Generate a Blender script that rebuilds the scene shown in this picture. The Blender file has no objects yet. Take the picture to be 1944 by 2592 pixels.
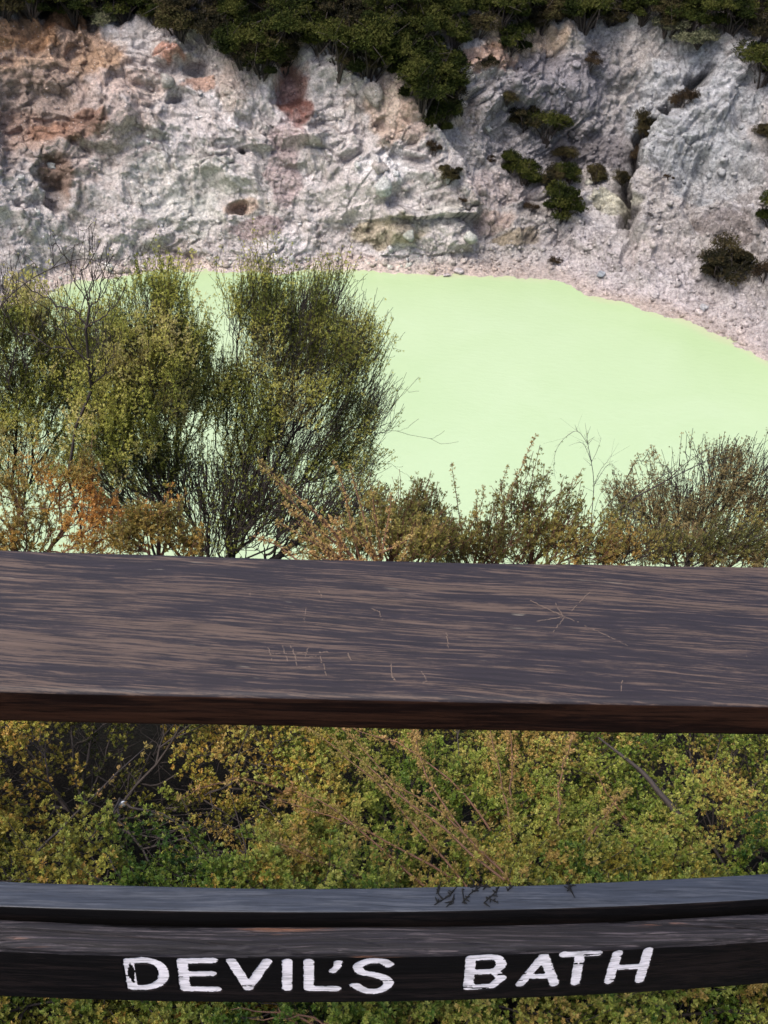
import bpy, math, random
import numpy as np
from mathutils import Vector, Matrix
R = math.radians
sc = bpy.context.scene
col = sc.collection

# ------------------------------------------------------------------ camera, sky, sun, exposure
PITCH, ROLL, FPX, CZ = 37.0, 4.0, 2700.0, 15.0
_p, _r = R(PITCH), R(ROLL)
F_ = np.array([0, math.cos(_p), -math.sin(_p)])
U0 = np.array([0, math.sin(_p), math.cos(_p)]); R0 = np.array([1.0, 0, 0])
RT = R0*math.cos(_r) + U0*math.sin(_r)
UP = U0*math.cos(_r) - R0*math.sin(_r)
cam_d = bpy.data.cameras.new('camera'); cam = bpy.data.objects.new('camera', cam_d); col.objects.link(cam)
m = Matrix(((RT[0], UP[0], -F_[0], 0), (RT[1], UP[1], -F_[1], 0), (RT[2], UP[2], -F_[2], CZ), (0, 0, 0, 1)))
cam.matrix_world = m
cam_d.sensor_fit = 'VERTICAL'; cam_d.sensor_height = 24.0; cam_d.lens = 24.0*FPX/2592.0
cam_d.clip_start = 0.05; cam_d.clip_end = 400
sc.camera = cam
cam_d.dof.use_dof = True; cam_d.dof.focus_distance = 2.3; cam_d.dof.aperture_fstop = 20.0

SUN_EL, SUN_AZ = 60.0, -130.0          # azimuth from +y (north) towards +x
w = bpy.data.worlds.new('World'); sc.world = w; w.use_nodes = True
nt = w.node_tree; nt.nodes.clear()
sky = nt.nodes.new('ShaderNodeTexSky'); sky.sky_type = 'NISHITA'; sky.sun_disc = False
sky.sun_elevation = R(SUN_EL); sky.sun_rotation = R(SUN_AZ)
sky.air_density = 1.0; sky.dust_density = 4.0; sky.ozone_density = 1.0
bg = nt.nodes.new('ShaderNodeBackground'); bg.inputs['Strength'].default_value = 0.14
wo = nt.nodes.new('ShaderNodeOutputWorld')
nt.links.new(sky.outputs[0], bg.inputs[0]); nt.links.new(bg.outputs[0], wo.inputs[0])
sd = bpy.data.lights.new('sun', 'SUN'); sd.energy = 1.75; sd.angle = R(26); sd.color = (1.0, 0.95, 0.9)
so = bpy.data.objects.new('sun', sd); col.objects.link(so)
a, e = R(SUN_AZ), R(SUN_EL)
sdir = Vector((math.sin(a)*math.cos(e), math.cos(a)*math.cos(e), math.sin(e)))
so.rotation_euler = sdir.to_track_quat('Z', 'Y').to_euler()
so.location = sdir*50
sc.view_settings.view_transform = 'Standard'; sc.view_settings.look = 'None'
sc.view_settings.exposure = 0.95; sc.view_settings.gamma = 1.0

# ------------------------------------------------------------------ helpers
def at(x, y, Y):
    """photo pixel -> world point at distance Y north of the camera"""
    d = F_ + RT*(x-972)/FPX - UP*(y-1296)/FPX
    P = d*(Y/d[1]); P[2] += CZ
    return P

def proj(P):
    Q = P - np.array([0, 0, CZ])
    z = np.maximum(Q@F_, 0.05)
    return 972 + FPX*(Q@RT)/z, 1296 - FPX*(Q@UP)/z

def mesh_np(name, V, Fq, mat, parent=None, smooth=True, col_attr=None, mats=None, midx=None):
    V = np.asarray(V, np.float32); me = bpy.data.meshes.new(name)
    Fq = np.asarray(Fq, np.int32); n, k = Fq.shape
    me.vertices.add(len(V)); me.vertices.foreach_set('co', V.ravel())
    me.loops.add(n*k); me.loops.foreach_set('vertex_index', Fq.ravel())
    me.polygons.add(n)
    me.polygons.foreach_set('loop_start', np.arange(0, n*k, k, dtype=np.int32))
    me.polygons.foreach_set('loop_total', np.full(n, k, np.int32))
    if smooth: me.polygons.foreach_set('use_smooth', np.ones(n, bool))
    for mm in (mats or [mat]): me.materials.append(mm)
    if midx is not None: me.polygons.foreach_set('material_index', np.asarray(midx, np.int32))
    me.update(calc_edges=True)
    if col_attr is not None:
        ca = me.color_attributes.new('Col', 'FLOAT_COLOR', 'POINT')
        c4 = np.ones((len(V), 4), np.float32); c4[:, :col_attr.shape[1]] = col_attr
        ca.data.foreach_set('color', c4.ravel())
    me.validate()
    o = bpy.data.objects.new(name, me); col.objects.link(o)
    if parent is not None: o.parent = parent
    return o

def tag(o, label=None, cat=None, group=None, kind=None):
    if label: o['label'] = label
    if cat: o['category'] = cat
    if group: o['group'] = group
    if kind: o['kind'] = kind
    return o

def empty(name, loc=(0, 0, 0)):
    o = bpy.data.objects.new(name, None); o.location = loc; o.empty_display_size = .1
    col.objects.link(o); return o

# ---- noise (vectorised)
def _h(ix, iy, iz, s):
    h = (ix*374761393 + iy*668265263 + iz*2147483647*0 + iz*1274126177 + s*1103515245) & 0xffffffff
    h = ((h ^ (h >> 13))*1274126177) & 0xffffffff
    h = ((h ^ (h >> 16))*2246822519) & 0xffffffff
    return ((h ^ (h >> 15)) & 0xffffff)/16777215.0
def vnoise(P, s=0):
    """gradient-free smooth value noise, -1..1"""
    i = np.floor(P).astype(np.int64); f = P-i; u = f*f*f*(f*(f*6-15)+10)
    r = 0
    for dx in (0, 1):
        wx = u[:, 0] if dx else 1-u[:, 0]
        for dy in (0, 1):
            wy = u[:, 1] if dy else 1-u[:, 1]
            for dz in (0, 1):
                wz = u[:, 2] if dz else 1-u[:, 2]
                r = r + wx*wy*wz*_h(i[:, 0]+dx, i[:, 1]+dy, i[:, 2]+dz, s)
    return r*2-1
def fbm(P, o=4, s=0, g=.5, ridge=False):
    a_, t, n = 1.0, 0, 0
    P = np.asarray(P, float)
    for k in range(o):
        v = vnoise(P*(2.03**k)+k*17.3, s+k)
        if ridge: v = 1-2*np.abs(v)
        t = t + a_*v; n += a_; a_ *= g
    return t/n
def worley(P, s=0):
    """F1, F2, random value of nearest cell"""
    i = np.floor(P).astype(np.int64); f = P-i
    F1 = np.full(len(P), 9.0); F2 = F1.copy(); cid = np.zeros(len(P))
    for dx in (-1, 0, 1):
        for dy in (-1, 0, 1):
            for dz in (-1, 0, 1):
                a1, b1, c1 = i[:, 0]+dx, i[:, 1]+dy, i[:, 2]+dz
                d = ((dx+_h(a1, b1, c1, s)-f[:, 0])**2 + (dy+_h(a1, b1, c1, s+1)-f[:, 1])**2 + (dz+_h(a1, b1, c1, s+2)-f[:, 2])**2)
                idv = _h(a1, b1, c1, s+3)
                nearer = d < F1
                F2 = np.where(nearer, F1, np.minimum(F2, d))
                F1 = np.where(nearer, d, F1); cid = np.where(nearer, idv, cid)
    return np.sqrt(F1), np.sqrt(F2), cid
def sstep(a_, b_, x):
    t = np.clip((x-a_)/(b_-a_), 0, 1); return t*t*(3-2*t)
def seg_dist(x, y, pts):
    """distance to a polyline and signed side of it"""
    best = np.full(x.shape, 1e9); side = np.zeros(x.shape)
    for (x0, y0), (x1, y1) in zip(pts[:-1], pts[1:]):
        dx, dy = x1-x0, y1-y0; L = dx*dx+dy*dy
        t = np.clip(((x-x0)*dx+(y-y0)*dy)/L, 0, 1)
        d = np.hypot(x-x0-t*dx, y-y0-t*dy)
        sg = (dx*(y-y0)-dy*(x-x0))/math.sqrt(L)
        side = np.where(d < best, sg, side); best = np.minimum(best, d)
    return best, side

# ---- materials
class NT:
    def __init__(s, name):
        s.m = bpy.data.materials.new(name); s.m.use_nodes = True; s.t = s.m.node_tree
        s.t.nodes.clear(); s.o = s.t.nodes.new('ShaderNodeOutputMaterial')
    def n(s, typ, ins=None, **kw):
        nd = s.t.nodes.new(typ)
        for k, v in kw.items(): setattr(nd, k, v)
        for k, v in (ins or {}).items():
            if isinstance(v, bpy.types.NodeSocket): s.t.links.new(v, nd.inputs[k])
            else: nd.inputs[k].default_value = v
        return nd
    def surf(s, sock): s.t.links.new(sock, s.o.inputs['Surface'])
    def noise(s, vec, scale, det=3, rough=.5, dist=0):
        return s.n('ShaderNodeTexNoise', {'Vector': vec, 'Scale': scale, 'Detail': det, 'Roughness': rough, 'Distortion': dist}).outputs['Fac']
    def ramp(s, fac, stops):
        nd = s.n('ShaderNodeValToRGB', {'Fac': fac}); r = nd.color_ramp
        while len(r.elements) < len(stops): r.elements.new(.5)
        for el, (p, c) in zip(r.elements, stops):
            el.position = p; el.color = (c, c, c, 1) if isinstance(c, (int, float)) else (*c, 1)
        return nd.outputs[0]
    def mix(s, fac, a_, b_, blend='MIX'):
        nd = s.t.nodes.new('ShaderNodeMix'); nd.data_type = 'RGBA'; nd.blend_type = blend
        for k, v in ((0, fac), (6, a_), (7, b_)):
            if isinstance(v, bpy.types.NodeSocket): s.t.links.new(v, nd.inputs[k])
            else: nd.inputs[k].default_value = (*v, 1) if isinstance(v, tuple) and len(v) == 3 else v
        return nd.outputs[2]
    def math(s, op, a_, b_=0.0):
        nd = s.t.nodes.new('ShaderNodeMath'); nd.operation = op
        for k, v in ((0, a_), (1, b_)):
            if isinstance(v, bpy.types.NodeSocket): s.t.links.new(v, nd.inputs[k])
            else: nd.inputs[k].default_value = v
        return nd.outputs[0]

def mat_leaf(name, trans=.3, rough=.5, spec=.35):
    t = NT(name)
    c = t.n('ShaderNodeVertexColor', layer_name='Col').outputs[0]
    p = t.n('ShaderNodeBsdfPrincipled', {'Base Color': c, 'Roughness': rough, 'Specular IOR Level': spec})
    tr = t.n('ShaderNodeBsdfTranslucent', {'Color': c})
    mx = t.n('ShaderNodeMixShader', {0: trans, 1: p.outputs[0], 2: tr.outputs[0]})
    t.surf(mx.outputs[0]); return t.m
def mat_bark(name, c0, c1):
    t = NT(name); v = t.n('ShaderNodeTexCoord').outputs['Object']
    f = t.noise(v, 30, 3)
    c = t.mix(f, c0, c1)
    b = t.n('ShaderNodeBump', {'Height': t.noise(v, 120, 2), 'Strength': .4, 'Distance': .003})
    p = t.n('ShaderNodeBsdfPrincipled', {'Base Color': c, 'Roughness': .8, 'Normal': b.outputs[0]})
    t.surf(p.outputs[0]); return t.m

M = {}
M['leaf'] = mat_leaf('shrub_leaf', .48)
M['leaf_far'] = mat_leaf('thicket_leaf', .2, .8, .08); M['leaf_low'] = mat_leaf('heath_leaf', .15, .5, .3)
M['bark'] = mat_bark('dark_bark', (.016, .012, .010), (.055, .040, .034))
M['redbark'] = mat_bark('red_bark', (.08, .038, .022), (.19, .095, .055))
M['greybark'] = mat_bark('grey_bark', (.09, .09, .08), (.16, .15, .13))

def mat_rock():
    t = NT('altered_rock'); tc = t.n('ShaderNodeTexCoord').outputs['Object']
    c = t.n('ShaderNodeVertexColor', layer_name='Col').outputs[0]
    n1 = t.noise(tc, 2.2, 8, .65, .3)
    n2 = t.noise(tc, 11, 8, .75)
    c = t.mix(1.0, c, t.ramp(n1, [(.3, .72), (.5, 1.0), (.7, 1.22)]), 'MULTIPLY')
    c = t.mix(1.0, c, t.ramp(n2, [(.30, .42), (.5, 1.0), (.66, 1.5)]), 'MULTIPLY')
    # pale flecks of sinter
    vo = t.n('ShaderNodeTexVoronoi', {'Vector': tc, 'Scale': 9.0, 'Randomness': 1.0})
    fl = t.ramp(vo.outputs['Distance'], [(.11, 1.0), (.20, 0.0)])
    sel = t.ramp(t.noise(tc, 3.1, 4, .6), [(.42, 0.0), (.60, 1.0)])
    fl = t.math('MULTIPLY', fl, sel)
    bw = t.n('ShaderNodeRGBToBW', {'Color': c}).outputs[0]
    fl = t.math('MULTIPLY', fl, t.ramp(bw, [(.10, 0.0), (.22, 1.0)]))
    c = t.mix(t.math('MULTIPLY', fl, .85), c, (.74, .74, .76))
    vo2 = t.n('ShaderNodeTexVoronoi', {'Vector': tc, 'Scale': 5.0, 'Randomness': 1.0, 'Detail': 2.0})
    h = t.math('ADD', t.math('ADD', t.math('MULTIPLY', t.noise(tc, 7, 8, .75), 1.0), t.math('MULTIPLY', t.noise(tc, 26, 5, .7), .5)), t.math('MULTIPLY', vo2.outputs['Distance'], -.35))
    h = t.math('ADD', h, t.math('MULTIPLY', fl, .15))
    pit = t.math('MULTIPLY', t.ramp(t.noise(tc, 9, 5, .7, .6), [(.32, 1.0), (.42, 0.0)]), .6)
    c = t.mix(t.math('MULTIPLY', pit, t.ramp(bw, [(.10, 0.0), (.22, 1.0)])), c, (.10, .08, .075))
    b = t.n('ShaderNodeBump', {'Height': h, 'Strength': 1.0, 'Distance': .13})
    p = t.n('ShaderNodeBsdfPrincipled', {'Base Color': c, 'Roughness': .95, 'Specular IOR Level': .1, 'Normal': b.outputs[0]})
    t.surf(p.outputs[0]); return t.m
M['rock'] = mat_rock()

def mat_water():
    t = NT('sulphur_water'); tc = t.n('ShaderNodeTexCoord').outputs['Object']
    c = t.n('ShaderNodeVertexColor', layer_name='Col').outputs[0]
    c = t.mix(1.0, c, t.ramp(t.noise(tc, .22, 5, .6, 1.0), [(.3, (.93, .955, .90)), (.7, (1.0, 1.0, 1.0))]), 'MULTIPLY')
    st_ = t.n('ShaderNodeMapping', {'Vector': tc, 'Scale': (1.0, 2.2, 1.0), 'Rotation': (0, 0, .3)}).outputs[0]
    h = t.math('ADD', t.noise(st_, 3.0, 4, .6), t.math('MULTIPLY', t.noise(st_, 14, 2), .35))
    b = t.n('ShaderNodeBump', {'Height': h, 'Strength': .35, 'Distance': .03})
    p = t.n('ShaderNodeBsdfPrincipled', {'Base Color': c, 'Roughness': .10, 'IOR': 1.33, 'Specular IOR Level': .5, 'Normal': b.outputs[0]})
    t.surf(p.outputs[0]); return t.m
M['water'] = mat_water()

def mat_wood(name, base, wear, wear_amt, blue=None, sx=2.2, rough=.5, grain=.0006, chips=0.0, orange=0.0, spec=.4, groove=0.0, fw=.35, rz=-4.0, fs=(11, 330), patch=0.0):
    """dark stained timber, grain running along x"""
    t = NT(name); tc = t.n('ShaderNodeTexCoord').outputs['Object']
    wv = t.noise(t.n('ShaderNodeMapping', {'Vector': tc, 'Scale': (4, 14, 14)}).outputs[0], 1.0, 2)
    off = t.n('ShaderNodeCombineXYZ', {'Y': t.math('MULTIPLY', t.math('SUBTRACT', wv, .5), .018)}).outputs[0]
    tc = t.n('ShaderNodeVectorMath', {0: tc, 1: off}, operation='ADD').outputs[0]
    def st(ax, ay, az, loc=(0, 0, 0), rot=(0, 0, R(rz))):
        m1 = t.n('ShaderNodeMapping', {'Vector': tc, 'Location': loc, 'Rotation': rot})
        return t.n('ShaderNodeMapping', {'Vector': m1.outputs[0], 'Scale': (ax, ay, az)}).outputs[0]
    big = t.noise(st(sx, 26, 26), 1.0, 5, .62, .5)
    fine = t.noise(st(fs[0], fs[1], fs[1]), 1.0, 5, .8)
    mid = t.noise(st(5, 95, 95, (3, 1, 0)), 1.0, 5, .7, .5)
    wf = t.math('ADD', t.math('MULTIPLY', big, .55), t.math('MULTIPLY', mid, .45))
    wf = t.math('ADD', wf, t.math('MULTIPLY', t.math('SUBTRACT', fine, .5), fw))
    wf = t.math('ADD', wf, t.math('MULTIPLY', t.math('SUBTRACT', t.noise(st(1.1, 11, 11, (6, 1, 3)), 1.0, 3), .5), patch))
    f = t.ramp(wf, [(.51-wear_amt*.5, 0.0), (.585-wear_amt*.4, 1.0)])
    c = t.mix(f, base, wear)
    c = t.mix(1.0, c, t.ramp(fine, [(.3, .5), (.5, 1.0), (.7, 1.5)]), 'MULTIPLY')
    if blue:
        c = t.mix(t.ramp(t.noise(st(3, 18, 18, (7, 2, 0)), 1.0, 3), [(.42, 0.0), (.62, 1.0)]), c, blue)
    if chips:
        cf = t.math('MULTIPLY', t.ramp(t.noise(st(16, 170, 170, (1, 5, 2)), 1.0, 3, .6), [(.69, 0.0), (.78, 1.0)]),
                    t.ramp(t.noise(st(3, 22, 22, (4, 4, 4)), 1.0, 2), [(.48, 0.0), (.56, 1.0)]))
        c = t.mix(t.math('MULTIPLY', cf, chips), c, (.42, .36, .27))
    if orange:
        of = t.ramp(t.noise(st(5, 60, 60, (9, 5, 2)), 1.0, 3, .6), [(.62, 0.0), (.72, 1.0)])
        c = t.mix(t.math('MULTIPLY', of, orange), c, (.32, .14, .07))
    if groove:  # dark lines paint the shade inside the grain grooves
        gr = t.math('ABSOLUTE', t.math('SUBTRACT', t.noise(st(1.6, 110, 110, (2, 8, 1)), 1.0, 3, .5, .3), .5))
        gr2 = t.math('ABSOLUTE', t.math('SUBTRACT', t.noise(st(2.6, 230, 230, (5, 3, 1)), 1.0, 3, .5, .3), .5))
        c = t.mix(t.math('MULTIPLY', t.ramp(gr, [(.022, 1.0), (.05, 0.0)]), groove), c, (.006, .005, .006))
        c = t.mix(t.math('MULTIPLY', t.ramp(gr2, [(.018, 1.0), (.045, 0.0)]), groove*.7), c, (.01, .008, .009))
    h = t.math('ADD', t.math('MULTIPLY', fine, .6), t.math('MULTIPLY', mid, .6))
    b = t.n('ShaderNodeBump', {'Height': h, 'Strength': .8, 'Distance': grain})
    rr = t.ramp(mid, [(.3, rough-.08), (.7, rough+.15)])
    p = t.n('ShaderNodeBsdfPrincipled', {'Base Color': c, 'Roughness': rr, 'Specular IOR Level': spec, 'Normal': b.outputs[0]})
    t.surf(p.outputs[0]); return t.m
M['cap'] = mat_wood('handrail_timber', (.0165, .0118, .0148), (.066, .044, .034), .05, patch=.42, chips=.6, rough=.58, fw=1.0, sx=1.8, rz=-.5, fs=(13, 420))
M['plank'] = mat_wood('rear_plank_timber', (.037, .042, .055), (.058, .063, .076), .0, sx=3, rough=.45, grain=.0003)  # blue of the base colour stands for reflected sky
M['board'] = mat_wood('name_board_timber', (.004, .0035, .004), (.010, .007, .007), .0, rough=.6, spec=.12)
M['worn'] = mat_wood('weathered_edge_timber', (.016, .014, .018), (.058, .048, .052), .08, rough=.7, grain=.0016, orange=.45, spec=.3, groove=.85, fw=.6)
M['edge'] = mat_wood('handrail_shaded_timber', (.007, .003, .0022), (.022, .009, .005), .1, rough=.6, spec=.12)  # reddish timber for the handrail sides, darkened in colour to stand for shade
def mat_paint():
    t = NT('white_paint'); tc = t.n('ShaderNodeTexCoord').outputs['Object']
    s_ = t.n('ShaderNodeMapping', {'Vector': tc, 'Scale': (30, 300, 300)}).outputs[0]
    c = t.mix(t.ramp(t.noise(s_, 1.0, 3), [(.44, 0.0), (.72, 1.0)]), (.88, .83, .87), (.42, .40, .41))
    p = t.n('ShaderNodeBsdfPrincipled', {'Base Color': c, 'Roughness': .45,
            'Normal': t.n('ShaderNodeBump', {'Height': t.noise(s_, 2.0, 3), 'Strength': .4, 'Distance': .0006}).outputs[0]})
    t.surf(p.outputs[0]); return t.m
M['paint'] = mat_paint()
def flat(name, c, rough=.8, spec=.15):
    t = NT(name); tc = t.n('ShaderNodeTexCoord').outputs['Object']
    cc = t.mix(t.noise(tc, 60, 3), tuple(x*.7 for x in c), tuple(min(x*1.25, 1) for x in c))
    t.surf(t.n('ShaderNodeBsdfPrincipled', {'Base Color': cc, 'Roughness': rough, 'Specular IOR Level': spec}).outputs[0]); return t.m
M['scratch'] = flat('bare_scratch', (.17, .125, .10))
M['rail_marks'] = flat('dark_mark', (.012, .012, .012))
M['litter'] = flat('pale_litter', (.6, .62, .66), .5)

# ------------------------------------------------------------------ terrain: one sheet round the crater lake
C0 = np.array([0.0, 20.0])
_th = [-180, -150, -120, -105, -90, -75, -60, -30, 0, 20, 38.2, 46.7, 55.2, 63.2, 68.4, 74.4, 85.2, 96.5, 108, 118, 125.4, 132.8, 138.9, 143.8, 160, 180]
_sr = [13.6, 11.8, 10.6, 10.1, 10, 10.1, 10.6, 12.5, 13.4, 13.9, 14.2, 14.3, 14.4, 14.0, 14.6, 14.1, 13.25, 13.2, 13.25, 14.0, 14.5, 14.9, 14.6, 14.7, 14.2, 13.6]
# radial profiles (outward distance, height) keyed by angle
PR = {
 -180: [(-4, -1), (0, 0), (.6, .25), (1.6, 1.6), (3.4, 4.6), (5, 7), (8.5, 9), (15, 15), (45, 30)],
 -130: [(-4, -1), (0, 0), (.6, .4), (2.5, 3.5), (5, 8), (7, 10.5), (11, 12.8), (15, 13.6), (45, 16)],
 -112: [(-4, -1), (0, 0), (.6, .4), (2.5, 4.0), (5, 9.8), (6.4, 11.2), (8.8, 12.75), (11, 13.3), (45, 13.6)],
 -68:  [(-4, -1), (0, 0), (.6, .4), (2.5, 4.0), (5, 9.8), (6.4, 11.2), (8.8, 12.75), (11, 13.3), (45, 13.6)],
 -40:  [(-4, -1), (0, 0), (.6, .4), (2.5, 3.5), (5, 8), (7, 10.5), (11, 12.8), (15, 13.6), (45, 16)],
 10:   [(-4, -1), (0, 0), (1.0, .3), (2.5, 1.4), (5, 3.6), (8, 6.8), (12, 9.5), (18, 15), (45, 30)],
 38:   [(-4, -1), (0, 0), (1.3, .30), (3.0, 1.3), (5.6, 3.5), (8.8, 6.9), (12, 8.8), (18, 13.5), (45, 28)],
 59:   [(-4, -1), (0, 0), (1.5, .38), (3.2, 1.3), (5.8, 3.5), (9.0, 6.9), (12, 8.8), (18, 13.5), (45, 28)],
 74:   [(-4, -1), (0, 0), (1.2, .35), (2.6, 1.5), (4.2, 3.7), (6.2, 6.6), (9, 8.4), (15, 13), (45, 28)],
 90:   [(-4, -1), (0, 0), (.5, .25), (1.2, 1.4), (2.9, 3.9), (4.6, 6.3), (7.5, 7.9), (14, 13), (45, 28)],
 108:  [(-4, -1), (0, 0), (.4, .25), (1.0, 1.4), (2.6, 3.9), (4.4, 6.4), (7.5, 8.0), (14, 13), (45, 28)],
 125:  [(-4, -1), (0, 0), (.4, .25), (1.1, 1.4), (2.8, 3.9), (4.6, 6.3), (7.5, 7.9), (14, 13), (45, 28)],
 145:  [(-4, -1), (0, 0), (.6, .25), (1.4, 1.5), (3.2, 4.2), (5, 6.6), (8, 8.6), (15, 14), (45, 28)],
 180:  [(-4, -1), (0, 0), (.6, .25), (1.6, 1.6), (3.4, 4.6), (5, 7), (8.5, 9), (15, 15), (45, 30)]}
_pk = sorted(PR); _pd = np.array([[q[0] for q in PR[k]] for k in _pk], float); _pz = np.array([[q[1] for q in PR[k]] for k in _pk], float)
def base_surf(th, tt):
    """th in degrees, tt in profile units 0..8 (integer = control point)"""
    sr = np.interp(th, _th, _sr)
    k = np.clip(np.floor(tt).astype(int), 0, 7); f = tt-k
    d = 0; z = 0
    for i in range(9):
        di = np.interp(th, _pk, _pd[:, i]); zi = np.interp(th, _pk, _pz[:, i])
        w_ = np.where(k == i, 1-f, 0)+np.where(k+1 == i, f, 0)
        d = d+w_*di; z = z+w_*zi
    r = sr+d
    return np.stack([C0[0]+r*np.cos(np.radians(th)), C0[1]+r*np.sin(np.radians(th)), z], -1)
ths = np.concatenate([np.arange(-180, 28, 1.5), np.arange(28, 158, .10), np.arange(158, 180.1, 1.5)])
tts = np.concatenate([np.linspace(0, .95, 6), np.linspace(1, 3, 90), np.linspace(3, 5, 200)[1:], np.linspace(5, 6, 50)[1:], np.linspace(6, 8, 24)[1:]])
NTH, NTT = len(ths), len(tts)
TH, TT = np.meshgrid(ths, tts, indexing='ij')
P = base_surf(TH.ravel(), TT.ravel()).reshape(NTH, NTT, 3)
# soften the profile corners
for _ in range(6):
    Pn = P.copy(); Pn[:, 1:-1] = .25*P[:, :-2]+.5*P[:, 1:-1]+.25*P[:, 2:]
    P = Pn
du = np.gradient(P, axis=0); dv = np.gradient(P, axis=1)
N = np.cross(du, dv); N /= np.linalg.norm(N, axis=2, keepdims=True)+1e-9
N[N[..., 2] < 0] *= -1
Pf = P.reshape(-1, 3); Nf = N.reshape(-1, 3); thf = TH.ravel(); ttf = TT.ravel()
cx, cy = proj(Pf)
far = sstep(20, 34, thf)*(1-sstep(152, 164, thf))
front = Pf[:, 1] > 20
cx = np.where(front, cx, -5000); cy = np.where(front, cy, -5000)
warp = np.stack([fbm(Pf*.5, 3, 91), fbm(Pf*.5, 3, 92), fbm(Pf*.5, 3, 93)], 1)
Pw = Pf+warp*.6
face = sstep(1.0, 2.4, ttf)*(1-.75*sstep(5.0, 5.8, ttf))
amt = far*(0.12+.88*face)
left = 1-sstep(900, 1250, cx)                 # blocky cliff on the left, knobbly slope on the right
S = np.array([1, 1, 1.0])
big = fbm(Pw*np.array([.42, .42, .30]), 4, 5, .5, True)
f1, f2, cid = worley(Pw*np.array([.9, .9, 1.15])+3, 11)
g1, g2, gid = worley(Pw*np.array([2.4, 2.4, 3.0])+9, 21)
h1, h2, hid = worley((Pf+warp*.25)*5.5+2, 31)
k1, k2, kid = worley(Pw*np.array([.42, .42, .55])+5, 51)
# strata of the left face: tilted ledges
lay = Pw@np.array([.28, .1, 1.0])
led = np.abs(((lay*1.25+.6*fbm(Pf*.8, 2, 61)) % 1.0)-.5)*2
rough_ = .30+.85*sstep(-.25, .30, fbm(Pf*np.array([.45, .45, .6])+7, 3, 95))
disp = (.62-.2*left)*(big-.1) + left*rough_*(.46*(cid-.5)*sstep(0, .16, f2-f1)+.22*(gid-.5)*sstep(0, .14, g2-g1)+.16*(led-.5)) \
     + (1-left)*(.32*(.6-f1)+.22*(.55-g1)+.20*(gid-.5)*sstep(0, .14, g2-g1))*(.4+.6*rough_) + .06*(.5-h1)+.08*(hid-.5)*sstep(0, .12, h2-h1) + .55*(kid-.5)*sstep(0, .22, k2-k1)*(.35+.65*left) \
     + .16*fbm(Pw*2.2, 5, 71, .6)
rd_ = np.stack([Pw@np.array([.62, .2, .75])*.55, Pw@np.array([-.75, .1, .62])*3.0, Pw[:, 1]*.8], 1)
disp = disp+(1-left)*.20*rough_*fbm(rd_, 4, 77, .55, True)
# named features of this wall (chart coordinates of the wall surface)
wx = cx+28*fbm(Pf*.9, 3, 81); wy = cy+28*fbm(Pf*.9, 3, 82)
def blob(x0, y0, rx, ry, sh=1.0): return np.clip(1.6-1.6*np.sqrt(((wx-x0)/rx)**2+((wy-y0)/ry)**2)*sh, 0, 1)
d, s_ = seg_dist(wx, wy, [(1000, 90), (1030, 210), (1062, 320), (1108, 360), (1150, 430), (1190, 520)])
feat = .75*np.exp(-(np.where(s_ > 0, np.abs(s_), 0)/190)**2)*(s_ > 0)*(cy < 560)*(d < 400)*sstep(620, 760, cx)
wx2 = wx+22*fbm(Pf*2.2, 3, 87); wy2 = wy+22*fbm(Pf*2.2, 3, 88)
d, s2 = seg_dist(wx2, wy2, [(1800, 205), (1790, 215), (1720, 265), (1650, 330), (1612, 385), (1590, 470), (1600, 560)])
feat -= 1.15*np.exp(-(d/13)**2); crack_shade = np.exp(-(d/17)**2)*(cx > 1500)
feat += .60*np.exp(-(d/170)**2)*sstep(6, -6, s2)*(cx > 1560)
d, s3 = seg_dist(wx, wy, [(1760, 420), (1745, 520), (1760, 600)]); feat -= .45*np.exp(-(d/14)**2)
feat -= .8*blob(735, 215, 52, 130); feat -= .55*blob(128, 470, 40, 90)
feat -= .75*blob(602, 524, 30, 20); feat -= .5*blob(598, 372, 12, 10); feat -= .55*blob(490, 175, 45, 26); feat -= .4*blob(437, 252, 18, 14)
feat += .45*blob(445, 140, 70, 40); feat += .4*blob(300, 300, 120, 90); feat -= .4*blob(60, 280, 160, 90)
feat += .5*blob(1150, 600, 90, 60)+.4*blob(1010, 570, 110, 60)+.35*blob(975, 480, 60, 50)
feat -= .5*blob(1350, 380, 190, 150); feat -= .35*blob(1400, 520, 150, 60)
feat += .4*blob(1490, 500, 80, 30)
feat += .3*blob(760, 330, 60, 90)+.35*blob(600, 430, 120, 60)
total = (disp+feat)*amt
total += (1-far)*.12*fbm(Pf*1.1, 3, 44)
total *= np.where(ttf < 1, np.clip(ttf-.3, 0, 1), 1)
# shore: small stones and an uneven lip, keep the waterline
shore = np.exp(-((ttf-1.25)/.6)**2)*far
total += shore*(.05*fbm(Pf*2.0, 3, 52)+.05*(.5-h1))
Q = Pf+Nf*total[:, None]
cav = np.clip((fbm(Pw*2.2, 3, 71, .6)), -1, 1)

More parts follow.
